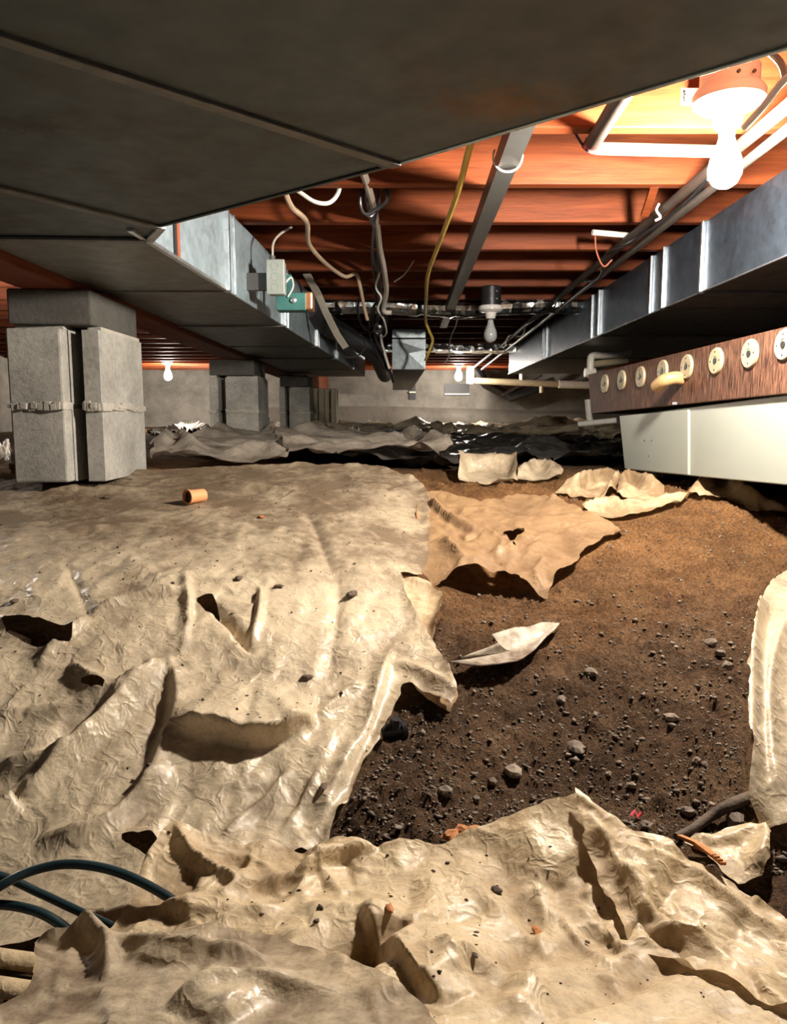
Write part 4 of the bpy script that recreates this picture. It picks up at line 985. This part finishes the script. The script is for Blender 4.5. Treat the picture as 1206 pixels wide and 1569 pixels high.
# ------------------------------------------------------------------ cables
def cable(name, pts, r, mat, label, n=8): return pipe(name, spline(pts, 6), r, mat, label, n, 'cable')
cable('yellow_cable', [PH(735, 190, .62), PH(720, 226, .61), PH(700, 300, .60), PH(674, 370, .60), PH(656, 420, .59), PH(653, 455, .58), P(652, 490, 4.4), P(658, 508, 4.45), P(663, 522, 4.5), P(657, 540, 4.5), P(652, 552, 4.55)], .0085, 'yellow_cable', 'yellow cable winding back under the joists beside the square conduit')
cable('white_cable', [P(445, 285, 2.25), P(463, 297, 2.25), P(482, 309, 2.25), P(503, 311, 2.25), P(517, 298, 2.25), P(523, 275, 2.25)], .006, 'white_cable', 'short white cable loop sagging under the first joists left of the cable bundle')
cable('tan_cable', [P(437, 295, 2.2), P(448, 318, 2.3), P(470, 340, 2.5), P(473, 372, 2.75), P(490, 395, 2.95), P(512, 414, 3.2), P(530, 424, 3.3), P(546, 420, 3.35), P(552, 440, 3.4), P(558, 470, 3.5), P(563, 490, 3.55)], .008, 'tan_cable', 'tan cable drooping from the elbow duct past the junction box')
cable('grey_cable', [P(556, 262, 2.1), P(568, 300, 2.3), P(577, 340, 2.6), P(582, 380, 2.9), P(588, 410, 3.1), P(592, 445, 3.35), P(588, 470, 3.5), P(590, 478, 3.5), P(600, 479, 3.5)], .011, 'grey_cable', 'thick grey cable at the front of the dark cable bundle')
for i, (du, lab) in enumerate(((0, 'black cable hanging in a long loop behind the thick grey cable'), (1, 'black cable coiled widest at the top of the cable bundle'), (2, 'black cable twisting down the left of the cable bundle'))):
    if i == 1: q_ = [P(556, 275, 2.3), P(552, 310, 2.3), P(560, 328, 2.32), P(580, 318, 2.32), P(594, 305, 2.3), P(586, 280, 2.3), P(572, 272, 2.3), P(562, 300, 2.32), P(568, 335, 2.4), P(574, 350, 2.5)]
    elif i == 0: q_ = [P(566, 280, 2.35), P(572, 330, 2.6), P(576, 380, 3.0), P(580, 420, 3.3), P(584, 460, 3.6), P(578, 490, 3.8), P(576, 520, 4.0), P(590, 545, 4.2), P(598, 570, 4.3), P(602, 585, 4.4)]
    else: q_ = [P(574, 345, 2.62), P(571, 390, 3.0), P(582, 430, 3.35), P(576, 455, 3.5), P(588, 490, 3.7), P(584, 510, 3.8), P(574, 506, 3.8), P(580, 480, 3.75), P(572, 440, 3.5)]
    cable('black_cable', q_, (.0075, .0048, .006)[i], 'black', lab)
cable('black_cable', [P(566, 268, 2.34), P(556, 300, 2.34), P(553, 318, 2.35), P(566, 332, 2.38), P(578, 322, 2.38), P(590, 312, 2.36), P(596, 300, 2.34), P(590, 276, 2.33), P(582, 290, 2.34), P(580, 318, 2.36), P(573, 345, 2.5), P(570, 400, 3.1), P(577, 450, 3.5), P(571, 495, 3.8), P(580, 515, 3.9)], .0042, 'black', 'thin black cable looping round the coil at the top of the cable bundle')
cable('black_cable', [P(560, 440, 3.5), P(548, 470, 3.7), P(556, 500, 3.85), P(575, 508, 3.9), P(592, 495, 3.85), P(586, 465, 3.6), P(572, 470, 3.6), P(566, 500, 3.85), P(572, 530, 4.0), P(588, 560, 4.2)], .006, 'black', 'black cable tangled low in the cable bundle above the white tail')
cable('white_cable', [P(582, 418, 3.2), P(576, 440, 3.35), P(584, 456, 3.42), P(579, 474, 3.5), P(588, 490, 3.6), P(592, 510, 3.8), P(584, 518, 3.9)], .0045, 'white_cable', 'thin white cable twisted through the middle of the cable bundle')
cable('white_cable', [P(582, 500, 3.9), P(585, 525, 4.1), P(593, 553, 4.2), P(597, 565, 4.2)], .007, 'white_cable', 'white cable tail below the cable bundle left of the box duct')
cable('thin_wire', [P(604, 432, 3.4), P(620, 420, 3.3), P(634, 400, 3.1)], .003, 'grey_cable', 'thin grey wire angling up to the right from the cable bundle')
cable('thin_wire', [P(703, 478, 4.5), P(698, 500, 5.0), P(690, 520, 5.4), P(688, 545, 5.6), P(680, 558, 5.7)], .005, 'white_cable', 'thin white wire dangling in front of the flat foil duct')
cable('white_cable', [P(1240, 95, 1.32), P(1200, 125, 1.36), P(1168, 165, 1.4), P(1140, 196, 1.44)], .0065, 'white_cable', 'white cable slanting down behind the near lit bulb')
cable('tan_cable', [P(1178, 78, 1.36), P(1195, 95, 1.36), P(1202, 112, 1.36), P(1202, 124, 1.36)], .006, 'tan_cable', 'tan cable end curling at the top right corner')
cable('thin_wire', [P(868, 178, 1.78), P(882, 205, 1.82), P(893, 222, 1.84), P(902, 232, 1.83)], .003, 'black', 'thin dark wire hanging beside the red-taped pipe end')

# ------------------------------------------------------------------ junction box on the left duct
yj = 2.60; xj = xr(yj)
pj = P(421, 425, yj)
jb = empty('junction_box', (xj, yj, pj[2])); tag(jb, 'grey metal junction box with round knockouts fixed to the blue duct side', 'junction box')
jw, jh = .062, .115
cxj = P(421, 425, yj)[0]
MB().box((cxj+.004, yj+.02, pj[2]), (jw*.94, .05, jh*.96)).build('body', M['boxmetal'], jb, bevel=.007, seg=3)
MB().box(((xj+cxj)/2-.01, yj+.03, pj[2]-.01), (cxj-xj, .02, jh*.5)).build('bracket', M['grey_metal'], jb, bevel=.002)
MB().box((cxj+.004, yj-.008, pj[2]), (jw, .008, jh)).build('cover', M['boxmetal'], jb, bevel=.006, seg=3)
for k in range(3):
    MB().lathe((cxj+.002, yj-.0123, pj[2]+.034*(1-k)), [(.0125, 0), (.0125, .0015), (.0112, .0015), (.0108, .0002), (.001, .0002)], 18, (0, -1, 0)).build('knockout', M['boxmetal'], jb)
MB().tube([(cxj-.008, yj+.01, pj[2]+jh/2), (cxj-.008, yj+.01, pj[2]+jh/2+.014)], .010, 10).build('cable_clamp', M['grey_metal'], jb)
MB().tube(spline([(cxj-.008, yj+.01, pj[2]+jh/2+.01), P(419, 372, yj+.01), P(430, 358, yj+.03), P(447, 348, yj+.05)], 5), .004, 8).build('lead_wire', M['grey_cable'], jb, smooth=True)
tb = empty('control_box', P(455, 463, 2.72)); tag(tb, 'teal painted metal control box with a copper end cap below the junction box', 'control box')
c = P(448, 464, 2.72)
MB().box(c, (.105, .07, .060)).build('body', M['teal'], tb, bevel=.003)
MB().box(P(475, 463, 2.72), (.026, .074, .062)).build('copper_end', M['copper'], tb, bevel=.006)
MB().lathe(P(450, 460, 2.683), [(.010, 0), (.010, .006), (.004, .009)], 14, (0, -1, 0)).build('knob', M['cleat'], tb, smooth=True)
MB().box(P(443, 448, 2.76), (.02, .02, .12)).build('stem', M['teal'], tb)
MB().tube(spline([P(432, 440, 2.66), P(446, 425, 2.68), P(449, 440, 2.68), P(441, 455, 2.68)], 5), .003, 6).build('lead_wire', M['white_cable'], tb, smooth=True)

# ------------------------------------------------------------------ back wall details
for (u0, v0, u1, v1, lab) in ((681, 588, 719, 604, 'dark foundation vent with a bright white sill under the far lit bulb'), (627, 590, 637, 612, 'narrow dark foundation vent on the back wall left of the far bulb')):
    a, b = P(u0, v0, BACK-.02), P(u1, v1, BACK-.02)
    vt = empty('foundation_vent', ((a[0]+b[0])/2, BACK-.02, b[2])); tag(vt, lab, 'vent')
    MB().box(((a[0]+b[0])/2, BACK-.012, (a[2]+b[2])/2), (b[0]-a[0], .02, a[2]-b[2])).build('grille', M['dark_void'], vt)
    MB().box(((a[0]+b[0])/2, BACK-.03, b[2] if u1-u0 > 20 else (a[2]+b[2])/2), (b[0]-a[0], .06, .018)).build('sill', M['pvc'], vt)
# film strip hung along the back wall
n = 60; vs = []; fs = []
a, b = P(380, 628, BACK-.05), P(1300, 628, BACK-.05)
for i in range(n+1):
    t = i/n; x = a[0]+(b[0]-a[0])*t; w = .03*math.sin(t*31)+.02*math.sin(t*77)
    vs += [(x, BACK-.03, Z(.13)+.03*math.sin(t*9)), (x, BACK-.07-abs(w)*.5, Z(.05)), (x, BACK-.06-abs(w), Z(-.05)), (x, BACK-.16-abs(w)*2, Z(-.17))]
for i in range(n):
    for k in range(3): fs.append((4*i+k, 4*i+k+1, 4*i+k+5, 4*i+k+4))
tag(MB().add(vs, fs).build('wall_plastic_sheet', M['film_wall'], smooth=True), 'grey plastic sheet hanging along the lower back wall', 'plastic sheet')

hgt_floor = height_of([floor]); hgt = height_of([floor, film_left, film_mid, film_near])
def on_ground(u, v, h=hgt):                    # follow the pixel's ray to the surface actually built
    d = ray(u, v); prev = .5
    for y in np.geomspace(.5, 11, 700):
        t = y/d[1]; z = EYE+d[2]*t
        if z < h(d[0]*t, y): return np.array([d[0]*t, y, h(d[0]*t, y)])
    return P(u, v, 9)
# far debris
def lump(name, c, dims, mat, label, cat, seed=0, n=3, parent=None, group=None, rot=None):
    import bmesh
    bm = bmesh.new(); bmesh.ops.create_icosphere(bm, subdivisions=n, radius=.5); rg = random.Random(seed); off = Vector((rg.random()*50, rg.random()*50, rg.random()*50))
    from mathutils import noise as mn
    R = rot or Matrix.Rotation(rg.random()*6.28, 3, 'Z')
    for v in bm.verts:
        p = v.co.copy(); k = 1+.35*mn.noise(p*3+off)+.18*mn.noise(p*7+off)
        p = p*k; p = Vector((round(p.x*5)/5*.35+p.x*.65, round(p.y*5)/5*.35+p.y*.65, round(p.z*4)/4*.35+p.z*.65))
        v.co = R @ Vector((p.x*dims[0], p.y*dims[1], p.z*dims[2]))
    me = bpy.data.meshes.new(name); bm.to_mesh(me); bm.free(); me.materials.append(mat)
    o = bpy.data.objects.new(name, me); COL.objects.link(o); o.location = Vector(c)
    if label: tag(o, label, cat, group)
    return o
def card(name, px, mat, label, cat, S=S_D, off=.02, curl=.03, th=.003, seed=0, amp=.004):   # a thin stiff scrap with real thickness lying on the ground
    pl = np.array(plan(S, px)); pl = ragged(list(pl), .03, amp, seed); c = pl.mean(0); n = len(pl); rings = 6
    vs = []; fs = []
    for r in range(rings):
        k = 1-r/(rings-1)*.98
        for p in pl:
            q = c+(p-c)*k; z = float(S(np.array([q[0]]), np.array([q[1]]))[0])+off+curl*k*k*(.5+.8*perlin(np.array([p[0]*12+seed]), np.array([p[1]*12]), seed)[0])
            vs.append((q[0], q[1], z))
    for r in range(rings-1):
        for i in range(n): fs.append((r*n+i, r*n+(i+1) % n, (r+1)*n+(i+1) % n, (r+1)*n+i))
    fs.append(tuple((rings-1)*n+i for i in range(n)))
    o = MB().add(vs, fs).build(name, M[mat], smooth=True)
    s_ = o.modifiers.new('solidify', 'SOLIDIFY'); s_.thickness = th
    return tag(o, label, cat)
card('white_scrap', [(232,678),(255,672),(272,662),(282,655),(300,657),(320,665),(320,672),(290,675),(270,682),(240,684)], 'bag_white', 'bright white crumpled scrap beside the second pier under the left lit bulb', 'scrap', off=.03, curl=.09, seed=3, amp=.006)
lump('dark_debris', on_ground(243, 668)+np.array([0, 0, .03]), (.22, .12, .07), M['bark'], 'dark flat piece of debris left of the bright white crumpled scrap', 'debris', 5)
lump('red_debris', on_ground(305, 674)+np.array([0, 0, .03]), (.16, .1, .05), M['rust'], 'dark red piece of debris tucked under the bright white crumpled scrap', 'debris', 6)
card('white_scrap', [(536,686),(541,674),(549,674),(552,686)], 'bag_white', 'tiny white scrap standing on the grey ridges beyond the pale bank', 'scrap', off=.07, curl=.06, seed=4)
card('white_scrap', [(0,700),(14,690),(17,712),(17,735),(0,742)], 'bag_white', 'white torn scrap at the left edge beside the nearest pier', 'scrap', off=.03, curl=.05, seed=8, amp=.006)
for i, (u, v, s, mt, lb) in enumerate(((905, 660, .25, 'rotten', 'rusty brown debris pile at the far end of the wood box'), (872, 662, .20, 'bark', 'dark debris left of the rusty brown pile by the back wall'), (430, 655, .2, 'film_grey', 'grey crumpled bundle standing at the foot of the second pier'))):
    c = on_ground(u, v, hgt_floor); lump('debris', c+np.array([0, 0, .03]), (s*1.6, s, s*.5), M[mt], lb, 'debris', 20+i)

# ------------------------------------------------------------------ small things on the near ground
c = on_ground(300, 771)
rg_ = empty('pot_ring', c); tag(rg_, 'small orange terracotta pipe piece lying on the large pale sheet', 'pipe piece')
cz = c + np.array([0, 0, .019]); ax = np.array([-.60, -.80, 0.])
MB().lathe(cz-ax*.027, [(.0165, 0), (.019, 0), (.019, .05), (.021, .05), (.021, .056), (.0165, .056), (.0165, .004)], 24, tuple(ax)).build('ring', M['terracotta'], rg_, smooth=True)
MB().lathe(cz+ax*.020, [(.0162, 0), (.0162, .002)], 20, tuple(ax)).build('dark_inside', M['black'], rg_)
c = on_ground(603, 1133)+np.array([0, 0, .012])
ft = empty('black_fitting', c); tag(ft, 'small black plastic pipe fitting half under the edge of the large pale sheet', 'fitting')
MB().tube([c+np.array([-.02, .0, 0]), c+np.array([.02, .006, .002])], .013, 14).build('barrel', M['black'], ft, smooth=True)
MB().tube([c, c+np.array([.004, -.002, .024])], .009, 14).build('outlet', M['black'], ft, smooth=True)
MB().tube([c+np.array([.014, .005, .001]), c+np.array([.022, .007, .002])], .0155, 14).build('collar', M['black'], ft, smooth=True)
card('plastic_shard', [(690,1040),(735,1050),(790,1046),(803,1040),(818,1017),(845,997),(857,975),(832,978),(790,990),(755,1008),(765,1018),(722,1030)], 'paper', 'white dirt-smeared plastic shard lying in the bare dirt hollow', 'plastic shard', off=.022, curl=.03, seed=13)
for i, (u, v, w, h, mt, lb) in enumerate(((787, 1182, 34, 22, 'stone_light', 'flat tan stone in the middle of the dirt hollow'), (884, 1143, 34, 24, 'stone', 'largest dark stone in the middle of the dirt hollow'),
    (1127, 1254, 34, 36, 'stone', 'rounded grey stone under the tall right fold beside the stick'), (1076, 1290, 44, 24, 'stone_light', 'flat tan stone below the stick'),
    (1053, 1244, 24, 16, 'stone', 'small dark stone above the stick'), (1028, 1100, 22, 16, 'stone_light', 'small tan stone in the right part of the dirt hollow'),
    (683, 1214, 26, 20, 'stone', 'small brown stone near the left edge of the dirt hollow'), (932, 1185, 12, 10, 'stone_light', 'tiny pale stone right of the flat tan stone'), (968, 1205, 16, 12, 'stone_light', 'pale pebble in the lower middle of the dirt'),
    (1068, 1165, 16, 13, 'stone', 'grey pebble left of a pair in the right of the hollow'), (1080, 1170, 14, 12, 'stone', 'grey pebble right of a pair in the right of the hollow'), (905, 1030, 24, 16, 'stone', 'brown stone right of the white shard'),
    (1090, 985, 22, 16, 'stone', 'dark clod high on the right slope of the hollow'), (1104, 1002, 18, 14, 'stone', 'dark clod just below another on the right slope'), (1115, 1020, 22, 18, 'stone', 'dark clod lowest of three on the right slope'),
    (755, 1200, 16, 14, 'stone', 'dark pebble left of the flat tan stone'), (730, 1225, 14, 11, 'stone', 'dark pebble near the torn orange wood'), (990, 1265, 24, 18, 'stone', 'brown stone beside the pink ribbon scrap'), (860, 1075, 18, 14, 'stone', 'dark stone above the largest dark stone'),
    (838, 965, 16, 8, 'stone_light', 'reddish pebble above the tip of the white shard'), (1026, 1290, 20, 12, 'stone', 'dark pebble at the lower end of the stick'), (1095, 1300, 20, 12, 'stone', 'grey pebble between the stick and the cream strip'))):
    c = on_ground(u, v+h*.3, hgt_floor); k = c[1]/FPX*1.02
    lump('stone', c+np.array([0, 0, h*k*.16]), (w*k, w*k*.8, h*k*.85), M[mt], lb, 'stone', 60+i, 2, None, 'stones and clods in the dirt hollow')
sp = [on_ground(u, v, hgt_floor)+np.array([0, 0, .012]) for u, v in ((1150, 1236), (1120, 1246), (1090, 1266), (1060, 1284), (1035, 1297))]
tag(MB().tube(spline(sp, 5), [.0095-.0002*i for i in range(21)], 9).build('stick', M['bark'], smooth=True), 'bent dark stick lying in the dirt at the lower right', 'stick')
c = on_ground(973, 1258, hgt_floor)+np.array([0, 0, .008])
tag(MB().tube([c+np.array([-.006, 0, 0]), c+np.array([0, .003, .006]), c+np.array([.004, 0, -.002]), c+np.array([.010, .002, .004])], .0035, 5, flat=.4).build('ribbon_scrap', M['pink']), 'tiny pink ribbon scrap in the lower right dirt', 'ribbon')
rw = empty('rotten_wood', on_ground(735, 1298)); tag(rw, 'crumbling orange rotten wood at the upper edge of the foreground sheet', 'rotten wood')
for i in range(16):
    u = 690+100*(i/15); v = 1302-20*(i/15)+random.uniform(-9, 7); c = on_ground(u, v, hgt_floor)
    o = lump('splinter', (0, 0, 0), (.030, .016, .014), M['rotten'], None, None, 90+i, 2); o.parent = rw; o.location = Vector(c)+Vector((0, 0, .014))-rw.location
ws = empty('wood_splinters', on_ground(1075, 1335)); tag(ws, 'reddish split wood strips poking out between the foreground sheet and cream strip', 'wood splinters')
for i in range(4):
    a = on_ground(1040+8*i, 1306+5*i)+np.array([0, 0, .022]); b = on_ground(1092+5*i, 1340+4*i)+np.array([0, 0, .024])
    MB().tube([a, (a+b)/2+np.array([0, 0, .004]), b], .005, 4, flat=.5).build('strip', M['rotten'], ws)
for i, (u, v, w, mt, lb) in enumerate(((597, 1396, 24, 'rotten', 'brown wood chip on the foreground sheet near its centre fold'), (823, 1430, 26, 'rotten', 'rusty brown leaf-like chip on the foreground sheet'), (761, 1368, 22, 'bark', 'dark curled chip on the foreground sheet above the rusty one'),
    (728, 1472, 14, 'bark', 'small dark chip low on the foreground sheet'), (900, 1448, 10, 'bark', 'tiny black chip on the foreground sheet under the turned-back corner'), (730, 1434, 9, 'bark', 'tiny black chip left of the rusty brown chip'),
    (165, 764, 20, 'bark', 'dark clod on the far part of the large pale sheet'), (22, 925, 20, 'bark', 'dark clod at the left edge of the large pale sheet'), (366, 890, 18, 'bark', 'dark chip on the large pale sheet above the slit'), (400, 794, 14, 'rotten', 'tiny reddish chip right of the orange pipe piece'),
    (427, 902, 16, 'bark', 'dark chip on the large pale sheet right of the slit'), (540, 914, 26, 'bark', 'brown flake near the right part of the large pale sheet'), (470, 1042, 20, 'bark', 'brown flake in the middle of the large pale sheet'), (496, 1208, 20, 'bark', 'dark clump near the lower edge of the large pale sheet'))):
    c = on_ground(u, v); k = c[1]/FPX
    lump('debris_chip', c+np.array([0, 0, .003]), (w*k, w*k*.6, w*k*.35), M[mt], lb, 'chip', 130+i, 2, None, 'loose chips lying on the plastic sheets')

# black hose: one length looping in from the left edge
s1_ = [P(365, 1452, .80), P(345, 1440, .80), P(310, 1414, .81), P(250, 1370, .83), P(180, 1336, .845), P(110, 1324, .85), P(50, 1334, .84), P(0, 1358, .82), P(-60, 1400, .80)]
s2_ = [P(-110, 1400, .80), P(-60, 1340, .84), P(0, 1342, .85), P(60, 1368, .85), P(120, 1396, .84), P(185, 1426, .82), P(205, 1440, .82)]
s3_ = [P(120, 1442, .80), P(95, 1418, .81), P(55, 1396, .815), P(0, 1386, .82), P(-60, 1390, .80)]
hp = empty('garden_hose', P(0, 1400, .82)); tag(hp, 'thin black hose arching in strands over the sheets at the lower left', 'hose')
for s_, rr in ((s1_, .0056), (s2_, .0052), (s3_, .0056)): MB().tube(spline(s_, 8), rr, 12).build('strand', M['hose'], hp, smooth=True)
# rolled sheet edges and cardboard at the very left bottom
for i, (v0, v1, lb) in enumerate(((1470, 1492, 'upper of two rolled cream plastic edges at the bottom left edge'), (1515, 1540, 'lower of two rolled cream plastic edges at the bottom left edge'))):
    a, b = P(-80, v0-4, .78-.05*i), P(58, v0+6, .78-.05*i)
    tag(MB().tube([a, (a+b)/2+np.array([0, 0, .004]), b], .012, 10, flat=.7).build('rolled_edge', M['film_near'], smooth=True), lb, 'plastic roll')

# ------------------------------------------------------------------ uncountable crumbs: gravel in the dirt and grit on the sheets
def scatter(name, pts, sizes, mat, label, cat, seed):
    rg = np.random.default_rng(seed)
    base = np.array([(0,0,1),(0,0,-1),(1,0,0),(-1,0,0),(0,1,0),(0,-1,0)], dtype=float)
    tri = np.array([(0,2,4),(0,4,3),(0,3,5),(0,5,2),(1,4,2),(1,3,4),(1,5,3),(1,2,5)])
    n = len(pts); V = np.repeat(base[None], n, 0)*(.7+.6*rg.random((n, 6, 1))) + .25*rg.standard_normal((n, 6, 3))
    th = rg.random(n)*6.28; c, s = np.cos(th)[:,None], np.sin(th)[:,None]
    x = V[:,:,0]*c - V[:,:,1]*s; y = V[:,:,0]*s + V[:,:,1]*c
    V = np.stack([x, y*.8, V[:,:,2]*.65], 2)*np.asarray(sizes)[:,None,None] + np.asarray(pts)[:,None,:]
    F = (tri[None] + 6*np.arange(n)[:,None,None]).reshape(-1, 3)
    o = big_mesh(name, V.reshape(-1, 3), F, mat, smooth=False); o['kind'] = 'stuff'; o['label'] = label; o['category'] = cat; return o
n = 55000
x = RNG.uniform(-.12, 1.05, n); y = .93 + RNG.random(n)**1.5*1.5; ok = bare(x, y); x, y = x[ok], y[ok]
keep = RNG.random(len(x)) < np.clip(.35+1.2*(1.5-y), .12, 1); x, y = x[keep], y[keep]
sz = np.clip(.0014*np.exp(.65*RNG.standard_normal(len(x))), .0007, .0075)
z = np.array([hgt_floor(a, b) for a, b in zip(x, y)])
half = RNG.random(len(x)) < .72
scatter('gravel', np.c_[x, y, z+sz*.25][half], sz[half], M['stone'], 'loose dark gravel and clods strewn over the bare dirt hollow', 'gravel', 3)
scatter('pale_gravel', np.c_[x, y, z+sz*.25][~half], sz[~half]*.8, M['stone_light'], 'loose pale pebbles strewn over the bare dirt hollow', 'gravel', 4)
n = 900
x = np.r_[RNG.uniform(-1.1, .05, n), RNG.uniform(-.3, .5, 160)]; y = np.r_[RNG.uniform(1.1, 2.4, n), RNG.uniform(.6, .95, 160)]
z = np.array([hgt(a, b) for a, b in zip(x, y)]); sz = np.clip(.0014*np.exp(.5*RNG.standard_normal(len(x))), .0006, .005)
scatter('grit', np.c_[x, y, z+sz*.3], sz, M['bark'], 'dark grit and crumbs sprinkled over the plastic sheets', 'grit', 5)
